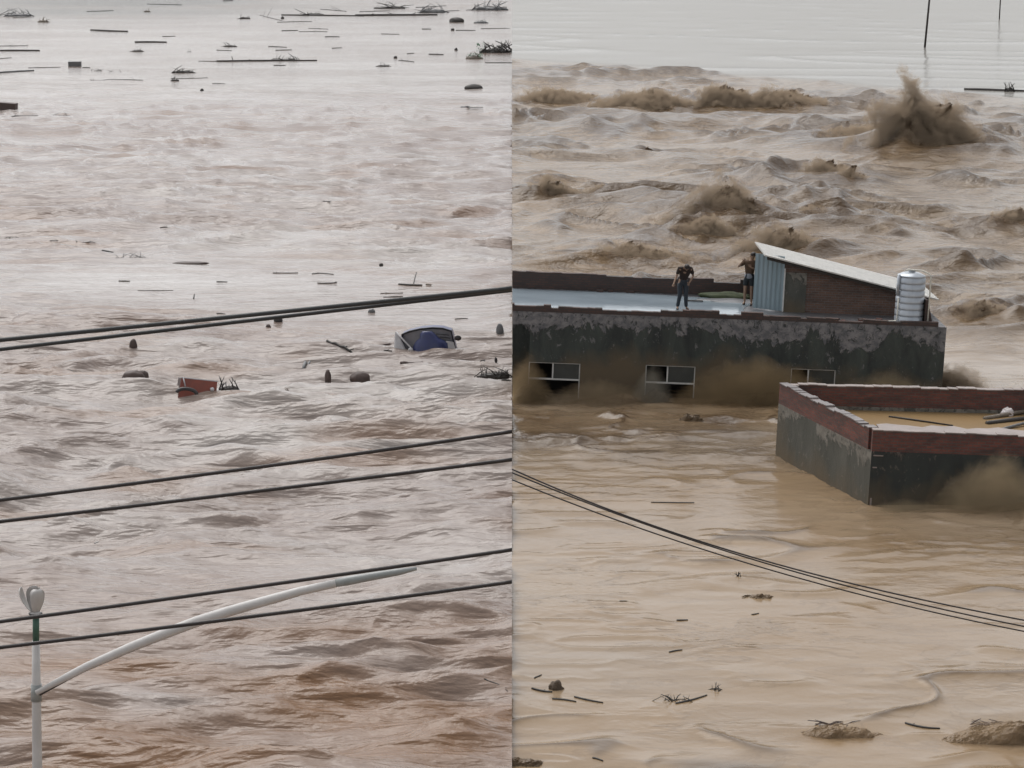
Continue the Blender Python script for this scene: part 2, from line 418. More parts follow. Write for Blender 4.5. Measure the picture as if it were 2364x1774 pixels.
# heaps of churned water, from far to near
SPR = []
sg(1183, 1460, 250, 205, 1, -.4, .5); sg(1340, 1620, 262, 208, 2, .1, .5); sg(1600, 1790, 262, 190, 3, -.4, .5); sg(1700, 1960, 262, 205, 4, -.3, .5)
sg(1800, 2120, 335, 292, 5, .2, .35)
sg(2020, 2345, 366, 196, 6, -.46, .42, nu=150, nv=90, drops=160, pw=1.0, rough=.26)
sg(1900, 2110, 330, 285, 7, .3, .4)
sg(1830, 2035, 432, 368, 8, -.3, .4); sg(1900, 2040, 440, 385, 9, -.2, .4)
sg(1200, 1345, 468, 405, 10, -.1, .45, drops=60); sg(1330, 1440, 462, 425, 11, 0, .45)
sg(1440, 1530, 365, 338, 12, .1, .5)
sg(1560, 1830, 540, 416, 13, -.2, .45, nu=130, nv=80, drops=90, rough=.24, pw=1.15)
sg(1690, 1960, 610, 520, 14, -.2, .4, nu=120, nv=70); sg(1500, 1720, 560, 500, 15, .2, .4)
sg(1330, 1660, 615, 562, 16, -.3, .35, nu=110); sg(1800, 2010, 535, 475, 17, -.2, .4)
sg(2170, 2420, 760, 690, 18, -.3, .35, nu=110, nv=70); sg(2140, 2280, 905, 845, 19, -.4, .5, drops=60)
sg(2200, 2420, 540, 480, 20, .3, .35); sg(2190, 2300, 640, 605, 21, -.3, .35)
NSPR = len(SPR)
sg(1810, 2070, 1700, 1664, 27, -.1, .25, nu=150, nv=60, rough=.34, drops=0, pw=1.6, sil=.6); sg(2140, 2490, 1712, 1655, 28, .2, .25, nu=180, nv=70, rough=.32, drops=0, pw=1.6, sil=.6)
sg(1690, 1810, 1380, 1362, 29, -.2, .3, rough=.4, drops=0, sil=.7); sg(1120, 1320, 1768, 1740, 30, -.3, .3, rough=.3, drops=0)
sg(1555, 1640, 972, 945, 31, -.2, .4, rough=.5, drops=10); sg(2010, 2090, 560, 535, 33, 0, .4, drops=0)

# ------------------------------------------------------------------ houses
ROLL = R(2.2)
H1 = Matrix.Translation((0, 82.8, 0)) @ Matrix.Rotation(ROLL, 4, 'Y'); H1i = H1.inverted()
H2 = Matrix.Translation((10.5, 67.0, 0)) @ Matrix.Rotation(ROLL, 4, 'Y'); H2i = H2.inverted()
def loc(Mi, px, py, Y):   # photograph pixel on the plane at depth Y, in a house's own frame
    return Mi @ at_y(px, py, Y)

def brick_mat(name, c1, c2, mortar, scale=1.0, grime=.5):
    m, nt, b = nodes(name)
    t = nt.nodes.new('ShaderNodeTexCoord'); s = nt.nodes.new('ShaderNodeSeparateXYZ'); nt.links.new(t.outputs['Object'], s.inputs[0])
    ad = N(nt, 'Math', operation='ADD'); nt.links.new(s.outputs[0], ad.inputs[0]); nt.links.new(s.outputs[1], ad.inputs[1])
    cb = nt.nodes.new('ShaderNodeCombineXYZ'); nt.links.new(ad.outputs[0], cb.inputs[0]); nt.links.new(s.outputs[2], cb.inputs[1])
    br = nt.nodes.new('ShaderNodeTexBrick'); nt.links.new(cb.outputs[0], br.inputs['Vector'])
    br.inputs['Color1'].default_value = (*c1, 1); br.inputs['Color2'].default_value = (*c2, 1); br.inputs['Mortar'].default_value = (*mortar, 1)
    br.inputs['Scale'].default_value = 1.0; br.inputs['Brick Width'].default_value = .25; br.inputs['Row Height'].default_value = .09
    br.inputs['Mortar Size'].default_value = .012; br.inputs['Bias'].default_value = -.2
    g = noise(nt, coords(nt, (.8, .8, 2.2)), 1.5, 8, .75, .5)
    c = mixc(nt, ramp(nt, g, [(.38, (0, 0, 0)), (.68, (grime, grime, grime))]), br.outputs['Color'], (.035, .03, .027))
    nt.links.new(c, b.inputs['Base Color']); b.inputs['Roughness'].default_value = .75
    bump(nt, b, br.outputs['Fac'], -.6, .01); bump(nt, b, noise(nt, coords(nt), 22, 4), .6, .02)
    return m
M_BRICK_D = brick_mat('wet_dark_brick', (.085, .045, .035), (.05, .03, .027), (.045, .04, .037), grime=.7)
M_BRICK_R = brick_mat('wet_red_brick', (.19, .058, .04), (.10, .036, .03), (.10, .075, .065), grime=.85)
M_BRICK_S = brick_mat('shed_brick', (.16, .085, .058), (.10, .06, .045), (.15, .125, .11), grime=.6)
M_MUD = mat('silt_deposit', (.30, .21, .13), (.22, .15, .09), .5, 2)

def plaster_mat(name, edge, pale, pale2, mould, mould2, mudtop, band=.45, mudx=None):
    """rendered wall: pale render above a ragged line, mould below, river mud at the foot"""
    m, nt, b = nodes(name)
    t = nt.nodes.new('ShaderNodeTexCoord'); s = nt.nodes.new('ShaderNodeSeparateXYZ'); nt.links.new(t.outputs['Object'], s.inputs[0])
    e = noise(nt, coords(nt, (1, 1, .5)), .62, 8, .72, .6)
    a = N(nt, 'Math', operation='MULTIPLY_ADD'); nt.links.new(e, a.inputs[0]); a.inputs[1].default_value = -4.0; nt.links.new(s.outputs[2], a.inputs[2])
    up = ramp(nt, a.outputs[0], [(0, (0, 0, 0)), (1, (1, 1, 1))])
    mr = N(nt, 'MapRange'); nt.links.new(a.outputs[0], mr.inputs[0]); mr.inputs[1].default_value = edge - 2.0 - .04; mr.inputs[2].default_value = edge - 2.0 + .05
    nt.nodes.remove(up.node)
    blot = noise(nt, coords(nt, (1, 1, 1.3)), 2.6, 6, .7, .3)
    pl = mixc(nt, ramp(nt, blot, [(.42, (0, 0, 0)), (.58, (1, 1, 1))]), pale, pale2)
    crack = noise(nt, coords(nt, (1, 1, .8)), 4.2, 6, .75, .8)
    pl = mixc(nt, ramp(nt, crack, [(.54, (0, 0, 0)), (.60, (.9, .9, .9))]), pl, mould)
    streak = noise(nt, coords(nt, (1.5, 1.5, .45)), 1.0, 8, .7, .5)
    mo = mixc(nt, ramp(nt, streak, [(.35, (0, 0, 0)), (.7, (1, 1, 1))]), mould, mould2)
    fl = noise(nt, coords(nt, (1, 1, .7)), 3.4, 5, .8, .5)
    mo = mixc(nt, ramp(nt, fl, [(.60, (0, 0, 0)), (.64, (.6, .6, .6))]), mo, pale)
    c = mixc(nt, mr.outputs[0], mo, pl)
    n2 = noise(nt, coords(nt, (1, 1, .6)), .42, 5, .6, .2)
    a2 = N(nt, 'Math', operation='MULTIPLY_ADD'); nt.links.new(n2, a2.inputs[0]); a2.inputs[1].default_value = -3.4; nt.links.new(s.outputs[2], a2.inputs[2])
    m2 = N(nt, 'MapRange'); nt.links.new(a2.outputs[0], m2.inputs[0]); m2.inputs[1].default_value = mudtop - 1.7 - .5; m2.inputs[2].default_value = mudtop - 1.7 + .45
    m2.inputs[3].default_value = .85; m2.inputs[4].default_value = 0
    c = mixc(nt, m2.outputs[0], c, (.11, .078, .042))
    nt.links.new(c, b.inputs['Base Color']); b.inputs['Roughness'].default_value = .62
    bump(nt, b, mr.outputs[0], .8, .02); bump(nt, b, noise(nt, coords(nt), 14, 5, .7), .5, .02)
    return m
M_WALL1 = plaster_mat('mouldy_render', 2.62, (.20, .19, .19), (.10, .10, .105), (.016, .020, .019), (.055, .066, .056), 1.35)
M_WALL2 = plaster_mat('grimy_render', 1.35, (.19, .175, .15), (.13, .12, .10), (.045, .047, .038), (.10, .098, .082), .35)
M_WALL2F = plaster_mat('black_mould_render', 1.75, (.12, .10, .085), (.08, .07, .06), (.016, .019, .018), (.03, .036, .032), .55)
M_CONC = mat('wet_concrete', (.16, .16, .165), (.09, .09, .095), .35, 3)
M_LEDGE = mat('wet_ledge_mortar', (.31, .255, .23), (.20, .16, .14), .45, 1.6)
M_COPE = mat('dull_wet_coping', (.20, .17, .16), (.10, .08, .075), .35, 2.2)
M_WHITE = mat('dull_white_paint', (.62, .61, .58), (.45, .44, .42), .5, 8)
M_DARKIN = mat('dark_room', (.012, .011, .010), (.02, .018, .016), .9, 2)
def pool_mat():
    m, nt, b = nodes('rain_pool'); v = coords(nt, (.6, 1, 1))
    nt.links.new(ramp(nt, noise(nt, v, .6, 4), [(.3, (.19, .23, .26)), (.7, (.27, .32, .355))]), b.inputs['Base Color'])  # blue of the reflected sky is put into the pool's base colour
    b.inputs['Roughness'].default_value = .12; b.inputs['IOR'].default_value = 1.33
    bump(nt, b, noise(nt, v, 3, 3), .3, .01); return m
M_POOL = pool_mat()
def glass_mat(name, c, rough=.08):
    m, nt, b = nodes(name); nt.links.new(ramp(nt, noise(nt, coords(nt), 3, 4), [(.3, c), (.7, tuple(x*.75 for x in c))]), b.inputs['Base Color'])
    b.inputs['Roughness'].default_value = rough; return m
M_PANE = glass_mat('dusty_pane', (.05, .055, .052), .25)

house = empty('house', (0, 82.8, 0), (0, ROLL, 0), 'long flat-roofed house with black mouldy walls, three windows and two people on its wet roof', 'house')
L = 15.5; TOP = 3.42; DEP = 5.6
wins = []
for (x0, x1, y0, y1, mull, bar, hid) in ((1218, 1340, 838, 912, 1277, 876, 0), (1487, 1606, 845, 925, 1542, 885, 0), (1822, 1930, 853, 925, 1867, 900, 0)):
    a = loc(H1i, x0, y1, 82.8); c = loc(H1i, x1, y0, 82.8)
    wins.append((a.x, c.x, loc(H1i, (x0+x1)/2, y1+12, 82.8).z - .3, loc(H1i, (x0+x1)/2, y0, 82.8).z,
                 loc(H1i, mull, y0, 82.8).x, loc(H1i, (x0+x1)/2, bar, 82.8).z))
SEAM = ((0.0, 0, 0), (-1, 0, 0))
def seam_clip(Mi):      # the plane x = 0.01 in a house's frame
    co = Mi @ Vector((.01, 82.8, 0)); no = Mi.to_3x3() @ Vector((-1, 0, 0)); return (co, no)
wall = MB(); T = .24
xs = [-.3] + [q for w in wins for q in (w[0], w[1])] + [L]
for i in range(0, len(xs), 2): wall.box((xs[i], 0, -2.5), (xs[i+1], T, TOP - .22))
for w in wins:
    wall.box((w[0], 0, w[3]), (w[1], T, TOP - .22)); wall.box((w[0], 0, -2.5), (w[1], T, w[2]))
wall.box((L - T, T, -2.5), (L, DEP - T, TOP - .22)); wall.box((-.3, DEP - T, -2.5), (L, DEP, TOP - .22)); wall.box((-.3, T, -2.5), (.25, DEP - T, TOP - .46))
wall.build('wall', M_WALL1, house, clip=seam_clip(H1i))
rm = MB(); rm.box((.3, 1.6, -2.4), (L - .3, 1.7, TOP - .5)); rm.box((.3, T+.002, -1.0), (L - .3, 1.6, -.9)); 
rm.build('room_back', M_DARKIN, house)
for w in wins:
    fr = MB(); x0, x1, z0, z1, mx_, bz = w; g = .035
    fr.box((x0, .05, z0), (x0+g, .11, z1)); fr.box((x1-g, .05, z0), (x1, .11, z1)); fr.box((x0+g, .05, z1-g), (x1-g, .11, z1))
    fr.box((x0+g, .045, bz-g), (x1-g, .115, bz+g*.6)); fr.box((mx_-g*.7, .05, bz+g*.6), (mx_+g*.7, .11, z1-g))
    wo = fr.build('window', M_WHITE, house)
    MB().box((mx_+g*.7, .075, bz+g*.6), (x1-g, .083, z1-g)).build('pane', M_PANE, wo)
slab = MB().box((-.3, T, TOP - .455), (L - T, DEP - T, TOP - .24)); slab.build('roof', M_CONC, house, clip=seam_clip(H1i))
# rain pool on the roof
pool = MB(); n = 60; outl = []
for k in range(n):
    th = 2*math.pi*k/n; 
    ex = abs(math.cos(th))**.25*math.copysign(1, math.cos(th)); ey = abs(math.sin(th))**.25*math.copysign(1, math.sin(th))
    outl.append((3.8 + 4.7*ex + (.5 if ex > 0 else 0)*math.sin(k*1.7), 2.8 + 2.5*ey*(1 - .22*max(0, ex)) + .08*math.sin(k*2.3), TOP - .232))
pool.add([(x, y, z-.006) for x, y, z in outl] + outl, [tuple(range(n-1, -1, -1)), tuple(range(n, 2*n))] + [(k, (k+1) % n, n+(k+1) % n, n+k) for k in range(n)])
pool.build('rain_pool', M_POOL, house, clip=seam_clip(H1i))
def broken_wall(mb, p0, p1, z0, z1, th, jag=.09, step=.26, rnd=random, cap=None):
    """brick parapet whose top courses are broken off in steps, one connected strip"""
    p0 = Vector((*p0, 0)); p1 = Vector((*p1, 0)); d = p1 - p0; Ln = d.length; d.normalize(); nrm = Vector((-d.y, d.x, 0))
    n = max(1, int(Ln / step)); hc = 0; prof = []
    for i in range(n):
        if rnd.random() < .38: hc = rnd.choice((0, 0, 0, -1, -1, -2)) * jag
        z = z1 + hc + rnd.uniform(-.012, .012); prof += [(Ln*i/n, z + rnd.uniform(-.008, .008)), (Ln*(i+1)/n - .004, z + rnd.uniform(-.008, .008))]
    prof[-1] = (Ln, prof[-1][1])
    def strip(m, lo, hi, e):
        V = []; F = []
        for k, (sx, z) in enumerate(prof):
            a = p0 + d * sx - nrm * e; b = p0 + d * sx + nrm * (th + e)
            V += [(a.x, a.y, lo(z)), (b.x, b.y, lo(z)), (b.x, b.y, hi(z)), (a.x, a.y, hi(z))]
        for k in range(len(prof) - 1):
            o = 4 * k
            F += [(o, o+4, o+7, o+3), (o+4+1, o+1, o+2, o+6), (o+3, o+7, o+6, o+2), (o, o+1, o+5, o+4)]
        F += [(0, 3, 2, 1), (4*len(prof)-4, 4*len(prof)-3, 4*len(prof)-2, 4*len(prof)-1)]
        m.add(V, F)
    strip(mb, lambda z: z0, lambda z: z, 0)
    if cap is not None: strip(cap, lambda z: z - .01, lambda z: z + .022, .018)
p = MB(); broken_wall(p, (-.3, 0.004), (8.9, 0.004), TOP - .216, TOP + .05, .22, .06); p.build('parapet', M_BRICK_D, house, clip=seam_clip(H1i))
p = MB(); broken_wall(p, (-.3, DEP - .23), (9.6, DEP - .23), TOP - .216, TOP + .42, .22, .07, .34); p.build('parapet', M_BRICK_D, house, clip=seam_clip(H1i))
p = MB(); broken_wall(p, (8.9, 0.006), (L-.3, 0.006), TOP - .216, TOP - .06, .22, .04, .22); p.build('broken_parapet', M_BRICK_D, house)
M_MOSS = mat('wet_moss', (.06, .075, .03), (.03, .04, .02), .8, 5)
MB().lump((8.0, 5.0, TOP - .2), (1.0, .35, .2), 3, .3, 12).build('moss_bank', M_MOSS, house, smooth=True)
MB().lump((8.3, 4.3, TOP - .24), (1.3, .5, .06), 5, .3, 12).build('wet_silt', M_CONC, house, smooth=True)
for k in range(16):
    x = random.uniform(8.3, 13.4); y = random.uniform(.32, .85)
    o = MB().box((-random.uniform(.08, .16), -.06, 0), (random.uniform(.08, .16), .06, random.uniform(.05, .11))).build('loose_brick', M_BRICK_R if k % 3 else M_BRICK_D, bevel=.008)
    o.matrix_world = H1 @ Matrix.Translation((x, y, TOP - .232)) @ Matrix.Rotation(random.uniform(-1, 1), 4, 'Z')
    tag(o, 'broken red-brown brick in the rubble strip in front of the roof shed', 'brick', 'broken bricks strewn in front of the roof shed')

# roof shed
Zr = TOP - .238
def h1loc(px, py, dy): return H1i @ at_y(px, py, 82.8 + dy)
M_TIN = None
def corr_mat(name, c, c2, rough=.35):
    m, nt, b = nodes(name); v = coords(nt)
    nt.links.new(ramp(nt, noise(nt, coords(nt, (2, 2, .4)), 2, 6, .6), [(.3, c), (.72, c2)]), b.inputs['Base Color'])
    b.inputs['Roughness'].default_value = rough; b.inputs['Metallic'].default_value = .35; bump(nt, b, noise(nt, v, 9, 3), .2, .01); return m
M_DOOR = corr_mat('pale_blue_sheet', (.26, .32, .35), (.19, .25, .275))
M_ROOF = corr_mat('pale_sheet_roof', (.72, .70, .66), (.55, .54, .51), .45)
MUDM = M_MUD
shed = empty('roof_shed', H1 @ Vector((11.5, 2.2, Zr)), (0, ROLL, 0), 'brick shed with sloping pale sheet roof and blue-grey metal door on the long house', 'shed')
SH = H1 @ Matrix.Translation((11.5, 2.2, Zr)); SHi = SH.inverted()
def sl(px, py, dy=0): return SHi @ at_y(px, py, 85.0 + dy)
fx0 = sl(1808, 690).x; fx1 = sl(2140, 700).x; dx0 = sl(1742, 690).x
zt0 = sl(1808, 606).z; zt1 = sl(2140, 690).z
zslope = (zt1 - zt0) / (fx1 - fx0); SD = 2.9
def zt(x): return zt0 + zslope * (x - fx0)
w = MB(); w.hexa([(fx0, 0, 0), (fx1, 0, 0), (fx1, .2, 0), (fx0, .2, 0)], [(fx0, 0, zt(fx0)), (fx1, 0, zt(fx1)), (fx1, .2, zt(fx1)), (fx0, .2, zt(fx0))])
w.hexa([(fx0, SD-.2, 0), (fx1, SD-.2, 0), (fx1, SD, 0), (fx0, SD, 0)], [(fx0, SD-.2, zt(fx0)), (fx1, SD-.2, zt(fx1)), (fx1, SD, zt(fx1)), (fx0, SD, zt(fx0))])
w.box((fx1-.2, .2, 0), (fx1-.002, SD-.2, zt(fx1)-.01)); 
for k in range(15):
    x = random.uniform(fx0+.3, fx1-.5); z = random.uniform(.1, max(.3, zt(x)-.3)); w.box((x, -.012-.004*(k%3), z), (x+random.uniform(.3, 1.1), .0-.002, z+.03))
w.build('wall', M_BRICK_S, shed)
w = MB(); w.box((fx0+.004, -.035, 0), (fx0+.82, -.004, zt(fx0)-.36)); w.build('render_patch', M_WALL2, shed)
dr = MB(); zd = sl(1742, 592).z; pts = []
nr = 26
for k in range(nr + 1):
    x = dx0 + (fx0 - dx0 - .03) * k / nr; y = -.06 + (.022 if k % 4 in (0, 1) else 0) + .55 * (1 - k / nr); pts.append((x, y))
for k in range(nr):
    (xa, ya), (xb, yb) = pts[k], pts[k+1]; zz = zd + .04
    dr.hexa([(xa, ya, .03), (xb, yb, .03), (xb, yb+.02, .03), (xa, ya+.02, .03)], [(xa, ya, zz), (xb, yb, zz), (xb, yb+.02, zz), (xa, ya+.02, zz)])
dro = dr.build('door', M_DOOR, shed)
MB().box((fx0-.03, -.09, .02), (fx0+.02, -.045, zt(fx0)-.22)).build('door_frame', M_WHITE, dro)
rf = MB(); rx0 = sl(1764, 574).x; rx1 = sl(2164, 672).x; ns = 44
def rz(x): return zt(x) + .06
for k in range(ns):
    ya = -.42 + (SD + .75) * k / ns; yb = -.42 + (SD + .75) * (k + 1) / ns
    za = .03 if k % 4 in (0, 1) else 0; 
    lo = [(rx0, ya, rz(rx0)+za), (rx1, ya, rz(rx1)+za), (rx1, yb, rz(rx1)+za), (rx0, yb, rz(rx0)+za)]
    rf.hexa(lo, [(x, y, z+.05) for x, y, z in lo])
rf.build('roof', M_ROOF, shed)
M_TIMB = mat('dark_timber', (.05, .04, .035), (.03, .025, .02), .8, 4)
for k in range(5):
    e = MB()
    y = -.3 + k * .8; e.hexa([(rx0+.1, y, rz(rx0+.1)-.1), (fx1, y, rz(fx1)-.1), (fx1, y+.08, rz(fx1)-.1), (rx0+.1, y+.08, rz(rx0+.1)-.1)],
        [(rx0+.1, y, rz(rx0+.1)-.004), (fx1, y, rz(fx1)-.004), (fx1, y+.08, rz(fx1)-.004), (rx0+.1, y+.08, rz(rx0+.1)-.004)]); e.build('rafter', M_TIMB, shed)

# water tank
M_TANK = corr_mat('dull_steel_tank', (.47, .50, .53), (.36, .39, .43), .35)
tp = H1i @ at_y(2097, 733, 83.6); tank = empty('water_tank', H1 @ Vector((tp.x, .75, TOP - .2)), (0, ROLL, 0), 'ribbed pale grey upright water tank at the right end of the long house roof', 'water tank')
k1 = FPX / 84.5; tr = 33 / k1; th_ = 118 / k1
pr = [(tr*.9, 0), (tr, .03)]
nb = 7
for i in range(nb):
    z0 = .05 + (th_-.2) * i / nb; z1 = .05 + (th_-.2) * (i+1) / nb; d = z1 - z0
    pr += [(tr, z0+d*.04), (tr*1.0, z0 + d*.72), (tr*.93, z0+d*.80), (tr*.93, z0+d*.92), (tr, z1)]
pr += [(tr*.96, th_-.12), (tr*.6, th_-.04), (tr*.25, th_)]
MB().lathe(pr, n=40).build('tank_body', M_TANK, tank, smooth=True)
for o in [tank.children[0]]:
    for pol in o.data.polygons: pol.use_smooth = abs(pol.normal.z) < .2 or True
MB().lathe([(tr*.25, th_+.002), (tr*.25, th_+.06), (tr*.1, th_+.08)], n=20).build('lid', M_TANK, tank, smooth=True)
MB().lathe([(tr*1.05, -.14), (tr*1.05, -.002)], n=24).build('base', M_CONC, tank)
M_PIPE = mat('white_plastic_pipe', (.68, .66, .58), (.55, .52, .45), .4, 6)
q = .028
MB().tube([(-tr*.55, -.1, th_+.02), (-tr*.3, -.12, th_+.09), (tr*.7, -.2, th_+.07), (tr*1.15, -.35, th_-.02), (tr*1.22, -.4, th_-.12), (tr*1.22, -.42, th_*.5), (tr*1.2, -.42, -.1)], q).build('overflow_pipe', M_PIPE, tank, smooth=True)
MB().tube([(-tr*.9, -.3, .5*th_), (-tr*.92, -.3, .13), (-tr*1.0, -.32, .08), (-tr*1.55, -.35, .06), (-tr*1.65, -.35, -.12)], q*.9).build('feed_pipe', M_PIPE, tank, smooth=True)
MB().tube([(-tr*.95, -.25, th_*.95), (-tr*.98, -.27, th_*.55)], .05).build('side_pipe', M_TANK, tank, smooth=True)
sb = MB(); b0 = H1i @ at_y(2150, 745, 83.2)
sb.hexa([(0, 0, 0), (.32, 0, 0), (.32, .7, 0), (0, .7, 0)], [(0.0, 0, .95), (.08, 0, .95), (.08, .7, .95), (0, .7, .95)])
so = sb.build('stair_buttress', M_BRICK_D, house); so.location = (b0.x - .26, .35, TOP - .26)
# loose things on the wet roof
def roof_item(px, py, wd, name, label, grp):
    # ray onto the roof plane
    o_ = Vector((0, 0, CAM_H)); d = ray(px, py); a = H1i @ o_; dd = H1i.to_3x3() @ d; t = (Zr - a.z) / dd.z; p = a + dd * t
    m = MB().box((-wd/2, -.06, -.01), (wd/2, .06, .085)); o = m.build(name, M_BRICK_D, bevel=.008); o.matrix_world = H1 @ Matrix.Translation((p.x, p.y, Zr + .012)) @ Matrix.Rotation(random.uniform(-.3, .3), 4, 'Z')
    tag(o, label, 'brick', grp); return o
for px_, py_, wd_, lb in ((1385, 675, .26, 'flat dark brick in the roof pool, leftmost of four'), (1409, 675, .2, 'dark brick in the roof pool, second of four from the left'), (1455, 677, .3, 'dark brick in the roof pool, third of four from the left'), (1487, 677, .24, 'dark taller brick in the roof pool, nearest to the person in dark trousers')):
    roof_item(px_, py_, wd_, 'loose_brick', lb, 'bricks lying in the rain pool on the roof')

# ---- near house (right)
house2 = empty('flooded_house', (10.5, 67, 0), (0, ROLL, 0), 'low house with red brick parapets and flood water standing inside its walls, front right', 'house')
A = Vector((0, 0)); B = Vector((8.5, .1)); Cc = Vector((8.6, 7.3)); Dd = Vector((-2.0, 6.6))
P2 = 2.28; BR = .62; TH = .26
def inner(p, q, r):      # offset corner q inwards
    d1 = (q - p).normalized(); d2 = (r - q).normalized(); n1 = Vector((-d1.y, d1.x)); n2 = Vector((-d2.y, d2.x))
    b = (n1 + n2).normalized(); return q + b * (TH / max(.3, b.dot(n1)))
cs = [A, B, Cc, Dd]; ins = [inner(cs[i-1], cs[i], cs[(i+1) % 4]) for i in range(4)]
for nm, idx, mt in (('front_wall', 0, M_WALL2F), ('side_wall', 3, M_WALL2), ('side_wall', 1, M_WALL2), ('rear_wall', 2, M_WALL2)):
    i, j = idx, (idx+1) % 4; q = [cs[i], cs[j], ins[j], ins[i]]
    MB().hexa([(v.x, v.y, -2.5) for v in q], [(v.x, v.y, P2 - BR) for v in q]).build(nm, mt, house2)
rnd = random.Random(5)
for idx, jag, z1 in ((0, .015, P2), (3, .02, P2+.03), (1, .02, P2), (2, .018, P2+.05)):
    i, j = idx, (idx+1) % 4; pb = MB(); cap = MB()
    d = (cs[j] - cs[i]).normalized()
    broken_wall(pb, cs[i], cs[j] - d * (TH + .01), P2 - BR + .002, z1, TH, jag, .3, rnd, cap)
    bp = pb.build('brick_parapet', M_BRICK_R, house2); cap.build('coping', M_LEDGE if idx in (0, 2) else M_COPE, bp)
M_YARD = mat('silty_pool', (.25, .165, .08), (.22, .145, .07), .45, .8, spec=.12, bs=.1)
led = MB(); lz = P2 - .02; pts_ = []
for i in range(25):
    x = TH + 8.0 * i / 24; pts_.append((x, 1.05 + .14 * math.sin(i * 1.3) + .1 * math.sin(i * 2.9)))
V = []; F = []
for i, (x, y) in enumerate(pts_): V += [(x, TH - .02, lz - .5), (x, y, lz - .5), (x, y, lz), (x, TH - .02, lz)]
for i in range(24):
    o = 4 * i; F += [(o+3, o+7, o+6, o+2), (o+1, o+2, o+6, o+5), (o, o+4, o+7, o+3)]
F += [(0, 1, 2, 3), (99, 98, 97, 96)]
led.add(V, F).build('ledge', M_LEDGE, house2)
pl_ = MB(); zi = P2 - BR - .12
pl_.hexa([(v.x, v.y, zi - .3) for v in ins], [(v.x, v.y, zi) for v in ins]); pl_.build('flooded_roof', M_YARD, house2)
# splinters of the ledge mortar, a drain strip on the corner
for z in (1.52, 1.16): MB().box((.06, -.02, z), (.06 + random.uniform(.1, .3), -.003, z + .035)).build('render_chip', M_LEDGE, house2)
for x, z in ((.05, .25),): MB().box((x, -.018, -.6), (x+.05, -.004, z)).build('pale_streak', M_LEDGE, house2)

# surges against the walls
def wall_surge(px0, px1, pyb, pyt, seed, Y, peak=0, depth=.4, **kw):
    a = at_y(px0, pyb, Y); b = at_y(px1, pyb, Y); t = at_y((px0+px1)/2, pyt, Y); hw = (b.x - a.x)/2
    parts.append(surge(((a.x+b.x)/2, Y, 0), hw, depth, max(.15, t.z * .72), seed, peak, **kw))
wall_surge(1170, 1270, 925, 860, 22, 82.45, -.2, .35, nu=70, rough=.3, drops=90)
wall_surge(1260, 1500, 925, 893, 23, 82.3, .55, .5, rough=.2, drops=10)
wall_surge(1468, 1570, 925, 880, 24, 82.5, -.25, .3, nu=70, rough=.4, drops=120)
wall_surge(1560, 1900, 925, 888, 25, 82.2, .2, .45, rough=.3, drops=60)
wall_surge(2150, 2480, 1180, 1145, 26, 66.6, .35, .5, rough=.2, drops=20)
V, F, K = make_water(1)
parts.insert(0, ([V], [F], [K]))
link_water('flood_water', parts, M_WR)

# ------------------------------------------------------------------ spray hanging over the breaking water
def spray(cx, Y, z0, a, b, hh, seed, dens=1.6, peak=0.0, thr=.42, colr=(.63, .48, .34), name='muddy_spray', pz=1.45, soft=False):
    m = bpy.data.materials.new('muddy_spray'); m.use_nodes = True; nt = m.node_tree
    for n in list(nt.nodes):
        if n.type == 'BSDF_PRINCIPLED': nt.nodes.remove(n)
    out = [n for n in nt.nodes if n.type == 'OUTPUT_MATERIAL'][0]
    pv = nt.nodes.new('ShaderNodeVolumePrincipled'); pv.inputs['Color'].default_value = (*colr, 1); pv.inputs['Anisotropy'].default_value = .2
    nt.links.new(pv.outputs[0], out.inputs['Volume'])
    t = nt.nodes.new('ShaderNodeTexCoord'); sp = nt.nodes.new('ShaderNodeSeparateXYZ'); nt.links.new(t.outputs['Object'], sp.inputs[0])
    def M(op, x, y=None, z=None):
        n = N(nt, 'Math', operation=op)
        for i, v in enumerate((x, y, z)):
            if v is None: continue
            if isinstance(v, (int, float)): n.inputs[i].default_value = v
            else: nt.links.new(v, n.inputs[i])
        return n.outputs[0]
    X, Yc, Z = sp.outputs
    # fall-off from the foot of the burst: e = distance in the burst's own proportions
    xs_ = M('MULTIPLY', M('SUBTRACT', X, M('MULTIPLY', Z, peak * a / hh)), 1 / a)
    e = M('ADD', M('ADD', M('POWER', M('ABSOLUTE', xs_), pz * .93), M('POWER', M('ABSOLUTE', M('MULTIPLY', Yc, 1 / b)), 2.0)), M('POWER', M('ABSOLUTE', M('MULTIPLY', Z, 1 / hh)), pz))
    mp_ = nt.nodes.new('ShaderNodeMapping'); nt.links.new(t.outputs['Object'], mp_.inputs[0]); mp_.inputs['Location'].default_value = (seed * 3.1, seed, 0)
    f = noise(nt, mp_.outputs[0], 2.9 / max(hh, .8), 8, .70, .5)
    q = M('SUBTRACT', M('ADD', M('MULTIPLY', f, 2.4), -.24 + (0.42 - thr)), e)
    if soft: q = M('SUBTRACT', M('ADD', M('MULTIPLY', f, 1.1), .45), e)
    dn = M('MULTIPLY', M('MAXIMUM', M('MINIMUM', M('MULTIPLY', q, 1.6 if soft else 5.0), 1.0), 0), dens)
    nt.links.new(dn, pv.inputs['Density'])
    xl = -a*1.45 - abs(peak)*a*.3; xl = max(xl, .02 - cx) if cx > 0 else xl
    mb = MB().box((xl, -b*1.25, -.15), (a*1.45 + abs(peak)*a*.2, b*1.25, hh*1.5))
    o = mb.build(name, m); o.location = (cx, Y, z0); o['kind'] = 'stuff'
    return o
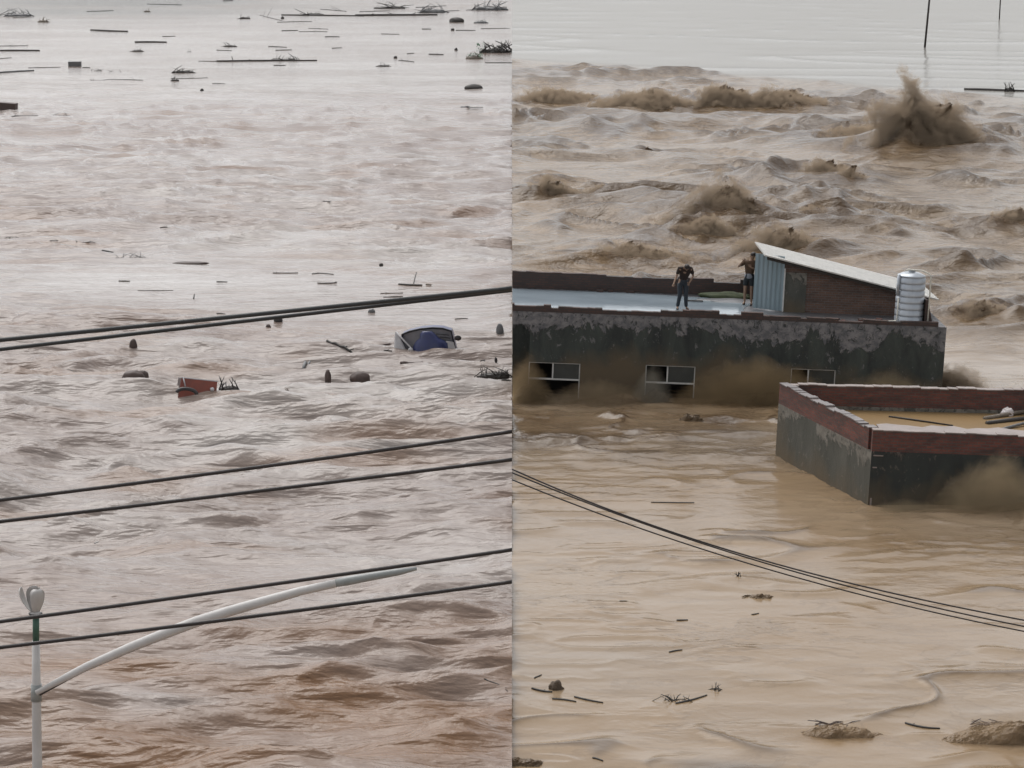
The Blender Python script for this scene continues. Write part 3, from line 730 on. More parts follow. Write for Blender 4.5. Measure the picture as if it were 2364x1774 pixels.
def spray_px(px0, px1, pyb, pyt, seed, Y=None, depth=.5, **kw):
    if Y is None:
        p = at_z((px0+px1)/2, pyb); k = ppm(pyb); a = (px1-px0)/2/k
        return spray(p.x, p.y + a*depth*.5, 0, a, a*depth, (pyb-pyt)/k, seed, **kw)
    if True: pass
    p0 = at_y(px0, pyb, Y); p1 = at_y(px1, pyb, Y); t = at_y((px0+px1)/2, pyt, Y)
    return spray((p0.x+p1.x)/2, Y, 0, (p1.x-p0.x)/2, depth, t.z, seed, **kw)
for (x0_, x1_, yb_, yt_, sd_, pk_, dp_) in SPR[:NSPR]:
    w_ = x1_ - x0_; h_ = yb_ - yt_
    if h_ < 30: continue
    spray_px(x0_ - .06 * w_, x1_ + .06 * w_, yb_ + 3, yt_, sd_, dens=(2.2 if h_ > 100 else 3.2) , peak=pk_ * 1.0, depth=dp_, pz=(1.05 if h_ > 110 else 1.4), thr=(.23 if h_ > 110 else .40))
spray_px(1150, 1285, 932, 815, 6, Y=82.05, depth=.6, dens=2.6, colr=(.66, .47, .27), soft=True)
spray_px(1230, 1530, 940, 872, 12, Y=81.9, depth=.7, dens=1.2, colr=(.70, .52, .33), soft=True)
spray_px(1450, 1560, 932, 835, 7, Y=82.2, depth=.45, dens=1.6, colr=(.86, .76, .6), soft=True)
spray_px(1540, 1960, 945, 815, 8, Y=81.9, depth=.8, dens=1.9, colr=(.64, .45, .25), soft=True)
spray_px(1900, 2190, 930, 850, 13, Y=81.9, depth=.6, dens=.9, colr=(.80, .62, .38), soft=True)
spray_px(2120, 2480, 1195, 1040, 9, Y=66.2, depth=.7, dens=1.2, colr=(.90, .68, .42), soft=True)
spray_px(1990, 2200, 1185, 1150, 14, Y=66.3, depth=.5, dens=1.0, colr=(.70, .55, .35), soft=True)
spray_px(2150, 2300, 905, 835, 10, dens=1.6)

spray_px(1810, 2070, 1706, 1668, 15, depth=.22, dens=2.2, colr=(.74, .52, .32), soft=True); spray_px(2150, 2500, 1720, 1650, 16, depth=.22, dens=2.0, colr=(.74, .52, .32), soft=True)
# ------------------------------------------------------------------ people on the roof
M_SKIN = mat('skin', (.30, .19, .13), (.24, .15, .10), .6, 5)
M_HAIR = mat('dark_hair', (.015, .011, .009), (.03, .02, .015), .6, 20)
def skin_mesh(name, chains, m, parent, sub=1, extra=None):
    me = bpy.data.meshes.new(name + '_sk'); V = []; E = []; rad = []; roots = []
    key = {}
    for ch in chains:
        prev = None
        for p, r in ch:
            k = tuple(round(c, 4) for c in p)
            if k in key and prev is None: i = key[k]
            else:
                i = len(V); V.append(p); rad.append(r); key.setdefault(k, i)
                if prev is None: roots.append(i)
            if prev is not None: E.append((prev, i))
            prev = i
    me.from_pydata(V, E, []); o = bpy.data.objects.new(name + '_sk', me); C.objects.link(o)
    o.modifiers.new('skin', 'SKIN'); sv = me.skin_vertices[0].data
    for i, r in enumerate(rad):
        rr = r if isinstance(r, tuple) else (r, r); sv[i].radius = rr; sv[i].use_root = i in roots
    ss = o.modifiers.new('sub', 'SUBSURF'); ss.levels = sub; ss.render_levels = sub
    bpy.context.view_layer.update()
    dg = bpy.context.evaluated_depsgraph_get(); m2 = bpy.data.meshes.new_from_object(o.evaluated_get(dg)); m2.name = name
    bpy.data.objects.remove(o, do_unlink=True)
    vs = [tuple(v.co) for v in m2.vertices]; fs = [tuple(p.vertices) for p in m2.polygons]
    bpy.data.meshes.remove(m2)
    mb = MB(); mb.add(vs, fs)
    if extra: extra(mb)
    return mb.build(name, m, parent, smooth=True)
def lerp(a, b, t): return tuple(a[i] + (b[i] - a[i]) * t for i in range(3))
def hand(wrist, dirv, side):
    d = Vector(dirv).normalized(); s_ = d.cross(Vector((0, 1, 0))); s_ = s_.normalized() if s_.length > .1 else Vector((1, 0, 0)); ch = []
    w_ = Vector(wrist); palm = w_ + d * .085
    ch.append([(tuple(w_), .024), (tuple(w_ + d * .045), (.034, .018)), (tuple(palm), (.036, .016))])
    for k, (off, ln) in enumerate(((-.030, .066), (-.010, .078), (.010, .073), (.030, .056))):
        b0 = palm + s_ * off - d * .01; b1 = b0 + d * ln * .5 + Vector((0, -.008, 0)); b2 = b1 + d * ln * .42 + Vector((0, -.022, 0))
        ch.append([(tuple(b0), .0095), (tuple(b1), .009), (tuple(b2), .0075)])
    t0 = w_ + d * .035 + s_ * .022 * side; t1 = t0 + (s_ * side * .035 + d * .022); t2 = t1 + d * .032
    ch.append([(tuple(t0), .012), (tuple(t1), .0105), (tuple(t2), .009)])
    return ch
def person(loc, rotz, pose, label, shirt_m, leg_m, bare_legs=False, rotm=None, scale=1.0, sh2=None):
    t = empty('person', loc, (0, ROLL, rotz), label, 'person', 'people standing on the flat roof'); t.scale = (scale,) * 3
    J = pose; ch = []
    ch.append([(J['pel'], (.15, .11)), (J['waist'], (.125, .095)), (J['chest'], (.16, .11)), (J['neck0'], (.075, .06)), (J['neck1'], .052), (J['head'], (.078, .09)), (J['top'], (.06, .07))])
    for sd in 'LR':
        ch.append([(J['chest'], .1), (J['sh'+sd], .062), (lerp(J['sh'+sd], J['el'+sd], .5), .048), (J['el'+sd], .038), (lerp(J['el'+sd], J['wr'+sd], .4), .036), (J['wr'+sd], .024)])
        d = Vector(J['wr'+sd]) - Vector(J['el'+sd]); ch += hand(J['wr'+sd], J.get('hd'+sd, tuple(d)), 1 if sd == 'L' else -1)
        ch.append([(J['pel'], .12), (J['hip'+sd], .088), (lerp(J['hip'+sd], J['kn'+sd], .5), .072), (J['kn'+sd], .052), (lerp(J['kn'+sd], J['an'+sd], .4), .052), (J['an'+sd], .034), (J['toe'+sd], .03)])
    hd = Vector(J['head']); f = Vector(J['face']).normalized(); rt = f.cross(Vector((0, 0, 1))).normalized(); up = rt.cross(f)
    def extra(mb):
        mb.lump(tuple(hd + f*.098), (.014, .02, .02), 1, .1, 6); mb.lump(tuple(hd - rt*.082), (.012, .018, .03), 1, .1, 6); mb.lump(tuple(hd + rt*.082), (.012, .018, .03), 1, .1, 6)
        mb.lump(tuple(hd + f*.082 - up*.05), (.026, .012, .008), 1, .1, 6)
    skin_mesh('body', ch, M_SKIN, t, 2, extra)
    for sg_ in (-1, 1): MB().lump(tuple(hd + f*.083 + rt*.032*sg_ + up*.012), (.011, .01, .007), 1, 0, 6).build('eye', M_HAIR, t, smooth=True)
    MB().lump(tuple(hd - f*.02 + up*.045), (.092, .10, .082), 4, .12, 12).build('hair', M_HAIR, t, smooth=True)
    # shirt: torso and sleeves
    sc = [[(lerp(J['pel'], J['waist'], .3), (.165, .125)), (J['waist'], (.15, .115)), (J['chest'], (.182, .13)), (lerp(J['chest'], J['neck0'], .8), (.11, .085))]]
    for sd in 'LR': sc.append([(J['chest'], .12), (J['sh'+sd], .082), (lerp(J['sh'+sd], J['el'+sd], .55), .066), (lerp(J['sh'+sd], J['el'+sd], .72), .06)])
    so_ = skin_mesh('shirt', sc, shirt_m, t, 2)
    if sh2: skin_mesh('jacket_round_waist', [[(lerp(J['pel'], J['waist'], -.45), (.18, .14)), (J['pel'], (.18, .14)), (J['waist'], (.16, .13))]], sh2, t, 2)
    lc = [[(J['waist'], (.13, .105)), (J['pel'], (.165, .13)), (lerp(J['pel'], J['hipL'], .3), .14)]]
    for sd in 'LR':
        if bare_legs: lc.append([(J['pel'], .13), (J['hip'+sd], .108), (lerp(J['hip'+sd], J['kn'+sd], .45), .095), (lerp(J['hip'+sd], J['kn'+sd], .7), .088)])
        else: lc.append([(J['pel'], .13), (J['hip'+sd], .105), (lerp(J['hip'+sd], J['kn'+sd], .5), .09), (J['kn'+sd], .072), (lerp(J['kn'+sd], J['an'+sd], .5), .068), (J['an'+sd], .062)])
    skin_mesh('shorts' if bare_legs else 'trousers', lc, leg_m, t, 2)
    for sd in 'LR':
        a = J['an'+sd]; b = J['toe'+sd]; skin_mesh('shoe', [[((a[0], a[1], .045), .046), (lerp((a[0], a[1], .04), b, .5), (.045, .04)), ((b[0], b[1], .032), (.042, .03))]], M_HAIR, t, 1)
    return t
def on_roof(px, py):
    o_ = Vector((0, 0, CAM_H)); d = ray(px, py); a = H1i @ o_; dd = H1i.to_3x3() @ d; t = (Zr + .0 - a.z) / dd.z; return H1 @ (a + dd * t)
M_SH1 = mat('dark_brown_shirt', (.035, .02, .013), (.02, .013, .01), .85, 6); M_TR1 = mat('wet_navy_trousers', (.012, .018, .026), (.02, .026, .035), .6, 6)
M_SH2 = mat('brown_top', (.10, .055, .03), (.06, .035, .02), .85, 6); M_SHO = mat('black_shorts', (.014, .02, .022), (.02, .025, .03), .8, 6)
M_GREYC = mat('pale_grey_cloth', (.30, .31, .34), (.2, .21, .24), .85, 7)
pose1 = dict(pel=(0, .03, .90), waist=(0, .0, 1.08), chest=(.0, -.15, 1.30), neck0=(.0, -.26, 1.42), neck1=(0, -.33, 1.44), head=(0, -.42, 1.45), top=(0, -.49, 1.49), face=(0, -.35, -.94),
    shL=(-.20, -.19, 1.37), elL=(-.27, -.16, 1.12), wrL=(-.37, -.30, .92), shR=(.20, -.19, 1.37), elR=(.31, -.06, 1.13), wrR=(.17, -.22, .95),
    hdR=(-.4, -.3, -.6), hipL=(-.10, .03, .86), knL=(-.10, -.03, .47), anL=(-.14, .04, .08), toeL=(-.17, -.12, .03), hipR=(.10, .03, .86), knR=(.10, -.05, .47), anR=(.14, .0, .08), toeR=(.19, -.15, .03))
pp = on_roof(1574, 715)
person(pp, R(8), pose1, 'person in dark brown shirt and navy trousers, head bowed, alone on the wet roof', M_SH1, M_TR1, scale=1.12)
pose2 = dict(pel=(0, 0, .93), waist=(.0, .0, 1.10), chest=(.02, .0, 1.33), neck0=(.04, 0, 1.48), neck1=(.06, -.01, 1.54), head=(.08, -.02, 1.63), top=(.08, -.01, 1.71), face=(-.8, -.5, -.1),
    shL=(-.17, .0, 1.40), elL=(-.36, -.14, 1.26), wrL=(-.22, -.24, 1.45), hdL=(.45, 0, .6), shR=(.21, 0, 1.40), elR=(.26, -.12, 1.18), wrR=(.08, -.30, 1.28), hdR=(-.6, 0, .5),
    hipL=(-.10, 0, .89), knL=(-.11, -.03, .49), anL=(-.11, .03, .08), toeL=(-.14, -.14, .03), hipR=(.10, 0, .89), knR=(.10, -.03, .49), anR=(.11, .03, .08), toeR=(.13, -.14, .03))
pp = on_roof(1726, 704)
person(pp, R(-12), pose2, 'person with bare legs, brown top and raised bent arm, beside the blue-grey metal door', M_SH2, M_SHO, True, scale=1.14, sh2=M_GREYC)
M_WOOD = mat('soaked_dark_wood', (.045, .038, .032), (.025, .021, .018), .55, 5)
M_WOODP = mat('washed_pale_wood', (.22, .18, .14), (.12, .10, .08), .6, 5)
p = on_roof(1604, 698)
o = MB().box((-.3, -.05, .0), (.3, .05, .05)).build('plank', M_WOOD, bevel=.015); o.matrix_world = Matrix.Translation(p + Vector((0, 0, .03))) @ Matrix.Rotation(ROLL, 4, 'Y'); tag(o, 'short dark plank floating in the roof pool beside the person with bowed head', 'plank')

# ------------------------------------------------------------------ cables
M_CAB = mat('black_cable', (.018, .014, .013), (.03, .022, .02), .5, 20); M_CABG = mat('grey_black_cable', (.02, .022, .023), (.035, .036, .036), .5, 20)
def wire(pts, Y, dpx, label, m, grp, left=True, name='power_cable'):
    P = []
    pts = np.array(pts, float); xs = np.linspace(pts[0, 0], pts[-1, 0], 40)
    co = np.polyfit(pts[:, 0], pts[:, 1], min(3 if not left else 2, len(pts) - 1)); ys = np.polyval(co, xs)
    for x, y in zip(xs, ys): P.append(at_y(x, y, Y))
    k = (P[-1] - P[0]).length / math.hypot(xs[-1] - xs[0], ys[-1] - ys[0])
    r = dpx * k / 2
    clip = ((0, 0, 0), (1, 0, 0)) if left else ((0, 0, 0), (-1, 0, 0))
    o = MB().tube(P, r, 10).build(name, m, smooth=True, clip=clip)
    tag(o, label, 'cable', grp); return o
wire([(-260, 812), (0, 784), (600, 727), (885, 695), (1200, 664)], 12, 10.5, 'topmost black cable over the pale river, upper one of the close pair', M_CABG, 'black cables strung over the left river')
wire([(-260, 838), (0, 805), (300, 773), (600, 740), (885, 702), (1200, 669)], 12.1, 9.5, 'lower black cable of the close pair meeting the topmost cable at right', M_CABG, 'black cables strung over the left river')
wire([(-260, 1186), (0, 1154), (600, 1079), (1200, 994)], 12, 9, 'dark brown cable just below the floating red box, third from the top', M_CAB, 'black cables strung over the left river')
wire([(-260, 1234), (0, 1204), (600, 1134), (1200, 1059)], 12.2, 9, 'dark brown cable across mid river, fourth from the top', M_CAB, 'black cables strung over the left river')
wire([(-260, 1470), (0, 1435), (600, 1355), (943, 1302), (1200, 1268)], 12, 9, 'dark brown cable passing over the top of the lamp post finial', M_CAB, 'black cables strung over the left river')
wire([(-260, 1526), (0, 1494), (600, 1422), (1200, 1341)], 12.1, 9, 'lowest dark brown cable, crossing the lamp post below its green band', M_CAB, 'black cables strung over the left river')
wire([(1160, 1071), (1183, 1083), (1300, 1141), (1467, 1198), (1774, 1294), (2080, 1376), (2358, 1432), (2600, 1474)], 22, 3.6, 'thin dark wire over the tan water, top of the three', M_CAB, 'thin wires strung over the tan flood water', False, 'overhead_wire')
wire([(1160, 1081), (1183, 1092), (1300, 1142), (1467, 1202), (1774, 1301), (2080, 1386), (2358, 1445), (2600, 1489)], 22.06, 3.4, 'thin dark wire over the tan water, middle of the three', M_CAB, 'thin wires strung over the tan flood water', False, 'overhead_wire')
wire([(1160, 1099), (1183, 1108), (1300, 1155), (1467, 1216), (1774, 1315), (2080, 1397), (2358, 1456), (2600, 1501)], 22.12, 3.2, 'thin dark wire over the tan water, lowest of the three', M_CAB, 'thin wires strung over the tan flood water', False, 'overhead_wire')

# ------------------------------------------------------------------ street lamp (bottom left)
YL = 27.0
M_POLE = mat('weathered_white_steel', (.55, .53, .51), (.45, .43, .41), .45, 3); M_GREEN = mat('green_tape', (.045, .11, .075), (.03, .08, .055), .5, 9)
M_HEAD = mat('grey_lamp_housing', (.30, .31, .30), (.22, .23, .22), .4, 5); M_UNDER = mat('dark_underside_and_collar', (.05, .04, .035), None, .6, 5)
b = at_y(86, 1774, YL); kk = (at_y(186, 1774, YL) - b).length / 100
lamp = empty('street_lamp', (b.x, YL, -1.5), (0, 0, 0), 'white street lamp with a green band, tulip finial and long curved arm', 'street lamp')
def ll(px, py, dy=0): return at_y(px, py, YL + dy) - Vector((b.x, YL, -1.5))
q0 = ll(83, 1480)
MB().tube([(0, 0, 0), (0, 0, ll(86, 1774).z), tuple(ll(86, 1774) * 1), tuple(ll(85, 1660)), tuple(q0)][1:] if False else [Vector((0, 0, 0)), Vector((0, 0, 4.0)), ll(86, 1774), ll(84, 1600), q0], [12.5*kk, 12.0*kk, 11.5*kk, 10.3*kk, 9*kk], 20).build('pole', M_POLE, lamp, smooth=True)
MB().tube([ll(84, 1618), ll(84, 1580)], [12.6*kk, 12.4*kk], 18).build('bracket', M_HEAD, lamp, smooth=True)
MB().tube([ll(83, 1480), ll(83, 1424)], [7.6*kk, 7.6*kk], 18).build('green_band', M_GREEN, lamp, smooth=True)
MB().tube([ll(82, 1424), ll(82, 1416)], [12*kk, 16*kk], 18).build('collar', M_UNDER, lamp, smooth=True)
fn = MB()
def petal(mb, ang, spread, ht, w_):
    base = ll(82, 1418); V = []; F = []; n = 10; m_ = 6; th = .006
    for side in (0, 1):
        for i in range(n + 1):
            t = i / n; rr = spread * (math.sin(t * math.pi * .5) ** .8) ; z = ht * t; ww = w_ * (.35 + .65 * math.sin(min(1, t * 1.15) * math.pi * .62))
            if t > .8: ww *= math.sqrt(max(.05, 1 - ((t - .8) / .22) ** 2))
            for j in range(m_ + 1):
                s_ = (j / m_ - .5) * 2; cv = .35 * ww * (1 - s_ * s_)
                x = (rr + cv + side * th) * math.cos(ang) - s_ * ww * math.sin(ang); y = (rr + cv + side * th) * math.sin(ang) + s_ * ww * math.cos(ang)
                V.append((base.x + x, base.y + y, base.z + z))
    k = (n + 1) * (m_ + 1)
    for i in range(n):
        for j in range(m_):
            a = i * (m_ + 1) + j; F.append((a, a+1, a+m_+2, a+m_+1)); F.append((k+a, k+a+m_+1, k+a+m_+2, k+a+1))
    for i in range(n):
        for j in (0, m_): a = i*(m_+1)+j; F.append((a, a+m_+1, k+a+m_+1, k+a))
    for j in range(m_): a = n*(m_+1)+j; F.append((a, a+1, k+a+1, k+a))
    mb.add(V, F)
M_PET = mat('pale_frosted_plastic', (.50, .48, .46), (.42, .40, .385), .4, 8)
fo = MB().lathe([(10*kk, 0), (12*kk, 4*kk), (9*kk, 8*kk)], c=tuple(ll(82, 1420)), n=16).build('finial', M_PET, lamp, smooth=True)
for a_, sp_ in ((math.pi, 30), (math.pi * .62, 14), (-math.pi * .3, 16)):
    mb = MB(); petal(mb, a_, sp_ * kk, 62 * kk, 17 * kk); mb.build('petal', M_PET, fo, smooth=True)
MB().lump(tuple(ll(81, 1374)), (12*kk, 10*kk, 13*kk), 2, .1, 10).build('bulb', M_PET, fo, smooth=True)
MB().tube([ll(82, 1420), ll(81, 1380)], [4*kk, 5*kk], 10).build('bulb_stem', M_PET, fo, smooth=True)
arm = [(84, 1600), (160, 1560), (200, 1539), (300, 1495), (380, 1463), (457, 1434), (530, 1411), (600, 1391), (690, 1366), (776, 1347)]
ap = [ll(x, y, -.12 - .0 * i) for i, (x, y) in enumerate(arm)]
MB().tube(ap, [x * kk for x in (6, 8.5, 9, 10.5, 11.5, 12, 11.5, 11, 10, 9.5)], 18).build('arm', M_POLE, lamp, smooth=True)
un = MB(); pu = [ll(x, y, -.12) for x, y in ((92, 1605), (160, 1568), (200, 1547.5), (300, 1505), (380, 1474), (457, 1445), (530, 1421.5), (600, 1401), (690, 1375))]
un.tube(pu, [2.2*kk]*9, 8).build('dark_underside', M_UNDER, lamp, smooth=True)  # dark underside of the arm, set as a thin dark tube
hd_ = [ll(x, y, -.12) for x, y in ((774, 1347), (800, 1342), (860, 1331), (920, 1321), (962, 1313))]
MB().tube(hd_, [9*kk, 10.5*kk, 9.5*kk, 8*kk, 4*kk], 18).build('lamp_head', M_HEAD, lamp, smooth=True)

# ------------------------------------------------------------------ far poles (top right)
def far_pole(px, py, r, lean, lab):
    p = at_z(px, py); o = MB().tube([(0, 0, -2), (0, 0, 6), (0, 0, 11)], [r*1.15, r, r*.85], 10).build('utility_pole', M_CAB, smooth=True)
    o.location = p; o.rotation_euler = (0, lean, 0); tag(o, lab, 'pole')
far_pole(2135, 110, .13, R(3.6), 'tall dark leaning pole standing in the calm far water at top right')
far_pole(2307, 45, .10, R(1), 'faint thin pole farthest away in the top right corner')

# ------------------------------------------------------------------ floating debris
M_DEB = mat('dark_debris', (.05, .043, .038), (.028, .024, .021), .6, 4); M_DEBR = mat('red_brown_debris', (.085, .055, .045), (.05, .035, .03), .6, 4)
M_DEBG = mat('grey_debris', (.17, .17, .17), (.10, .10, .10), .5, 4); M_LEAF = mat('soaked_green_leaves', (.07, .22, .10), (.05, .14, .07), .6, 6)
M_BLK = mat('black_plastic', (.02, .018, .018), (.035, .03, .03), .4, 4)
M_MAT = mat('floating_brown_scum', (.15, .11, .075), (.07, .05, .035), .75, 5, bs=1, bd=.05)
M_FARW = mat('soaked_grey_wood', (.09, .085, .08), (.05, .047, .043), .55, 5)
def wz(x, y): return height(x, y) if abs(x) > .05 else 0
def crest(x, y): return max(height(x, y + q) - (.10 * abs(q)) for q in (-1.6, -1.2, -.8, -.4, 0, .3))
def clip_at(x): return ((0, 0, 0), (1, 0, 0)) if x < 0 else ((0, 0, 0), (-1, 0, 0))
def finish(mb, name, m, lab, cat, grp, c, smooth=True):
    mb.v = [(a - c[0], b_ - c[1], z - c[2]) for a, b_, z in mb.v]
    x = c[0]; co, no = clip_at(x); co = (-c[0], 0, 0)
    o = mb.build(name, m, smooth=smooth, clip=(co, no)); o.location = c
    return tag(o, lab, cat, grp)
LAND = [(46, 118, 'longest dark log at the left edge'), (172, 148, 'floating grey box'), (250, 72, 'log with a thick right end'), (345, 99, 'straight dark log'), (423, 164, 'dark branch pile of the upper left'),
    (615, 142, 'very long dark log'), (915, 36, 'long line of driftwood near the top'), (745, 36, 'second long driftwood line near the top'), (1054, 46, 'dark boat-shaped hump'), (1110, 50, 'pale heap of boards'),
    (1145, 112, 'large branch pile with green leaves'), (1093, 202, 'smooth dark dome'), (884, 152, 'small lone brush pile'), (40, 38, 'grey raft of brush'), (340, 28, 'pale and dark clump'), (565, 44, 'brush clump on the grey streak'),
    (995, 28, 'spread of grey branches'), (1130, 20, 'wide grey brush raft'), (15, 252, 'brown block'), (300, 600, 'scatter of dark twigs'), (440, 611, 'long low murky hump'), (930, 790, 'sunken cab'), (945, 658, 'low dark board with a rising stick'),
    (308, 812, 'round brown-grey float'), (642, 742, 'dark round lump'), (1154, 772, 'upright grey rounded block'), (455, 895, 'red box'), (448, 690, 'tiny upright stick'), (858, 718, 'small grey lump under the cable')]
USED = set()
def where(x, y, base):
    for d_, lx, ly, nm in sorted((math.hypot(x - a, 2.2 * (y - b)), a, b, c) for a, b, c in LAND):
        dx, dy = x - lx, 2.2 * (y - ly)
        rel = ('right of' if dx > 0 else 'left of') if abs(dx) > abs(dy) else ('below' if dy > 0 else 'above')
        far_ = 'just ' if d_ < 60 else ''
        l_ = f'{base} {far_}{rel} the {nm}'
        if (rel, nm) not in USED: USED.add((rel, nm)); return l_
    return base
def stick(x0, y0, x1, y1, th, lab, grp=None, m=None, name='driftwood', cat='driftwood', bend=.22, rise=0, limbs=2, z=None):
    if grp: lab = where((x0 + x1) / 2, (y0 + y1) / 2, ('short ' if abs(x1 - x0) < 45 else 'long ') + 'thin driftwood')
    rnd = random.Random(int(x0 * 7 + y0 * 13)); k = ppm((y0 + y1) / 2); r = th / k / 2 * (.62 if grp else .85); mb = MB(); P = []
    n = 7; bow = rnd.uniform(-1, 1) * bend * (x1 - x0)
    for i in range(n):
        t = i / (n - 1); p = at_z(x0 + (x1 - x0) * t, y0 + (y1 - y0) * t, z or 0)
        if z is None: p.z = wz(p.x, p.y) + r * .45 + rise * t
        p.y += bow / k * math.sin(math.pi * t) * .6; P.append(p)
    mb.tube(P, [r * (.55 + .45 * math.sin(math.pi * min(1, .25 + i / (n-1) * .7))) for i in range(n)], 7)
    if grp: limbs = rnd.choice((0, 1, 1, 2)); 
    for j in range(limbs):
        q = P[rnd.randint(1, n - 2)]; ln = (P[-1] - P[0]).length * rnd.uniform(.08, .2)
        mb.tube([q - Vector((0,0,r*.2)), q + Vector((rnd.uniform(-1, 1) * ln, rnd.uniform(-.5, .5) * ln, ln * rnd.uniform(.15, .5)))], [r * .5, r * .25], 5)
    return finish(mb, name, m or M_WOOD, lab, cat, grp, tuple(P[n // 2]))
def lump_(px, py, w_, h_, lab, m=None, name='debris', cat='debris', grp=None, seed=1, amp=.3, dep=.7, fr=1.6):
    k = ppm(py); p = at_z(px, py); a = w_ / k / 2; hh = h_ / k; z = crest(p.x, p.y); s_ = int(px) % 11 + 1
    mb = MB().lump((p.x, p.y + a * dep * .5, z + hh * .12), (a, a * dep, hh * .95), s_, amp, 14, fr)
    return finish(mb, name, m or M_DEB, lab, cat, grp, (p.x, p.y, z))
def pile(px, py, w_, h_, lab, n=14, m=None, name='branch_pile', cat='branches', grp=None, leaf=None, base=True, z=None, dep=.6):
    rnd = random.Random(int(px * 3 + py * 17)); k = ppm(py); p = at_z(px, py, z or 0); a = w_ / k / 2; hh = h_ / k
    zz = crest(p.x, p.y) if z is None else z; mb = MB()
    if base: mb.lump((p.x, p.y, zz), (a * .8, a * dep * .5, hh * .35), int(px) % 9 + 1, .5, 12, 3.0)
    for i in range(n):
        x = p.x + rnd.uniform(-1, 1) * a * .75; y = p.y + rnd.uniform(-.4, .4) * a * dep; ln = rnd.uniform(.3, .9) * a * .7
        th = rnd.uniform(0, math.pi); up = rnd.uniform(.05, 1) ** 2 * hh * 1.3
        dx = math.cos(th) * ln; dy = math.sin(th) * ln * .6; r = max(.014, .055 * hh) * rnd.uniform(.6, 1.4)
        q = [Vector((x - dx, y - dy, zz - .02)), Vector((x, y, zz + up * .55 + r)), Vector((x + dx, y + dy, zz + up))]
        mb.tube(q, [r, r * .8, r * .4], 5)
        if rnd.random() < .7: mb.tube([q[1], q[1] + Vector((rnd.uniform(-.4, .4) * ln, rnd.uniform(-.3, .3) * ln, hh * rnd.uniform(.15, .6)))], [r * .5, r * .25], 4)
    o = finish(mb, name, m or M_WOOD, lab, cat, grp, (p.x, p.y, zz))
    if leaf:
        lb = MB()
        for i in range(leaf[0]):
            c = Vector((rnd.uniform(leaf[1], leaf[2]) * a, rnd.uniform(-.4, .4) * a * dep, rnd.uniform(.05, .8) * hh)); s_ = rnd.uniform(.05, .12) * max(hh, .5)
            d1 = Vector((rnd.uniform(-1, 1), rnd.uniform(-1, 1), rnd.uniform(-.3, 1))).normalized() * s_; d2 = d1.cross(Vector((rnd.uniform(-1, 1), rnd.uniform(-1, 1), 1))).normalized() * s_ * .5
            v = [c - d1, c + d2, c + d1, c - d2]; lb.add([tuple(x) for x in v], [(0, 1, 2, 3)])
        lo_ = lb.build('leaves', M_LEAF, o)
    return o

# left river: long pale reach at the top
G1 = 'thin dark driftwood lying on the pale far river'; LB1 = 'thin dark streak of driftwood lying flat on the pale far river'
for a in ((0, 107, 65, 106, 3), (0, 136, 27, 134, 3), (65, 158, 140, 156, 3), (190, 157, 208, 157, 4), (210, 70, 262, 71, 3), (375, 85, 405, 84, 3), (500, 117, 535, 118, 3), (515, 143, 458, 142, 3),
          (650, 72, 688, 71, 4), (690, 74, 756, 74, 2.5), (712, 66, 758, 68, 2.5), (750, 86, 784, 86, 4), (880, 79, 922, 80, 3), (974, 68, 995, 68, 4), (1052, 71, 1098, 71, 4), (1110, 67, 1176, 66, 3),
          (620, 108, 662, 110, 4), (636, 117, 674, 116, 4), (766, 112, 790, 111, 3), (920, 140, 956, 144, 4), (990, 126, 1024, 127, 5), (940, 125, 956, 124, 3), (632, 152, 660, 152, 4), (1120, 146, 1182, 146, 4),
          (394, 182, 480, 181, 2.5), (330, 187, 215, 186, 2.5), (490, 194, 520, 194, 3), (340, 10, 420, 12, 3), (515, 3, 538, 2, 4), (640, 52, 720, 50, 3), (600, 36, 650, 48, 3), (830, 28, 900, 26, 3), (740, 22, 800, 27, 3),
          (960, 18, 1030, 14, 3), (1010, 27, 1060, 25, 3), (1120, 15, 1170, 18, 3), (200, 27, 262, 25, 3), (30, 42, 75, 40, 3)):
    stick(*a, LB1, G1, M_FARW, limbs=0)
stick(0, 118, 92, 118, 6, 'longest dark log at the left edge of the pale far river', limbs=0, bend=0)
stick(0, 170, 78, 164, 6, 'faint grey log at the left edge below the floating grey box', m=M_DEBG, limbs=0)
stick(210, 71, 295, 74, 6, 'dark log with a thick right end in the pale far river', limbs=0)
stick(311, 99, 385, 99, 6, 'straight dark log below the thick-ended log', limbs=1)
stick(500, 143, 732, 141, 6, 'very long dark log carrying two humps of brush, upper middle of the river', limbs=4, bend=.02)
stick(820, 37, 1010, 36, 7, 'long dark line of driftwood near the top of the river', m=M_WOOD, limbs=3, bend=.02)
stick(650, 36, 840, 38, 5, 'second long line of driftwood left of the other near the top', limbs=3, bend=.02)
pile(642, 141, 40, 13, 'left hump of brush on the very long dark log', 10); pile(672, 141, 34, 14, 'right hump of brush on the very long dark log', 10)
pile(318, 120, 32, 10, 'low dark brush mound left of the twin twig piles', 8); pile(532, 108, 36, 10, 'small brush pile with pale twigs right of the low mound', 9)
pile(438, 120, 14, 6, 'tiny twig knot in the middle of the pale far river', 6, base=False)
pile(423, 168, 60, 14, 'dark branch pile floating right of the string of twigs', 16); pile(405, 188, 22, 10, 'small dark twig knot just under the branch pile', 8)
pile(222, 164, 34, 7, 'short string of twigs right of the grey box', 9, base=False); pile(264, 166, 34, 5, 'second string of twigs farther right of the grey box', 8, base=False)
pile(212, 186, 16, 7, 'small upright twig knot below the grey box', 5, base=False)
pile(100, 52, 30, 14, 'pale branch clump at upper left of the river', 10, M_WOODP); pile(40, 38, 80, 16, 'grey raft of brush in the top left corner', 20, M_DEBG)
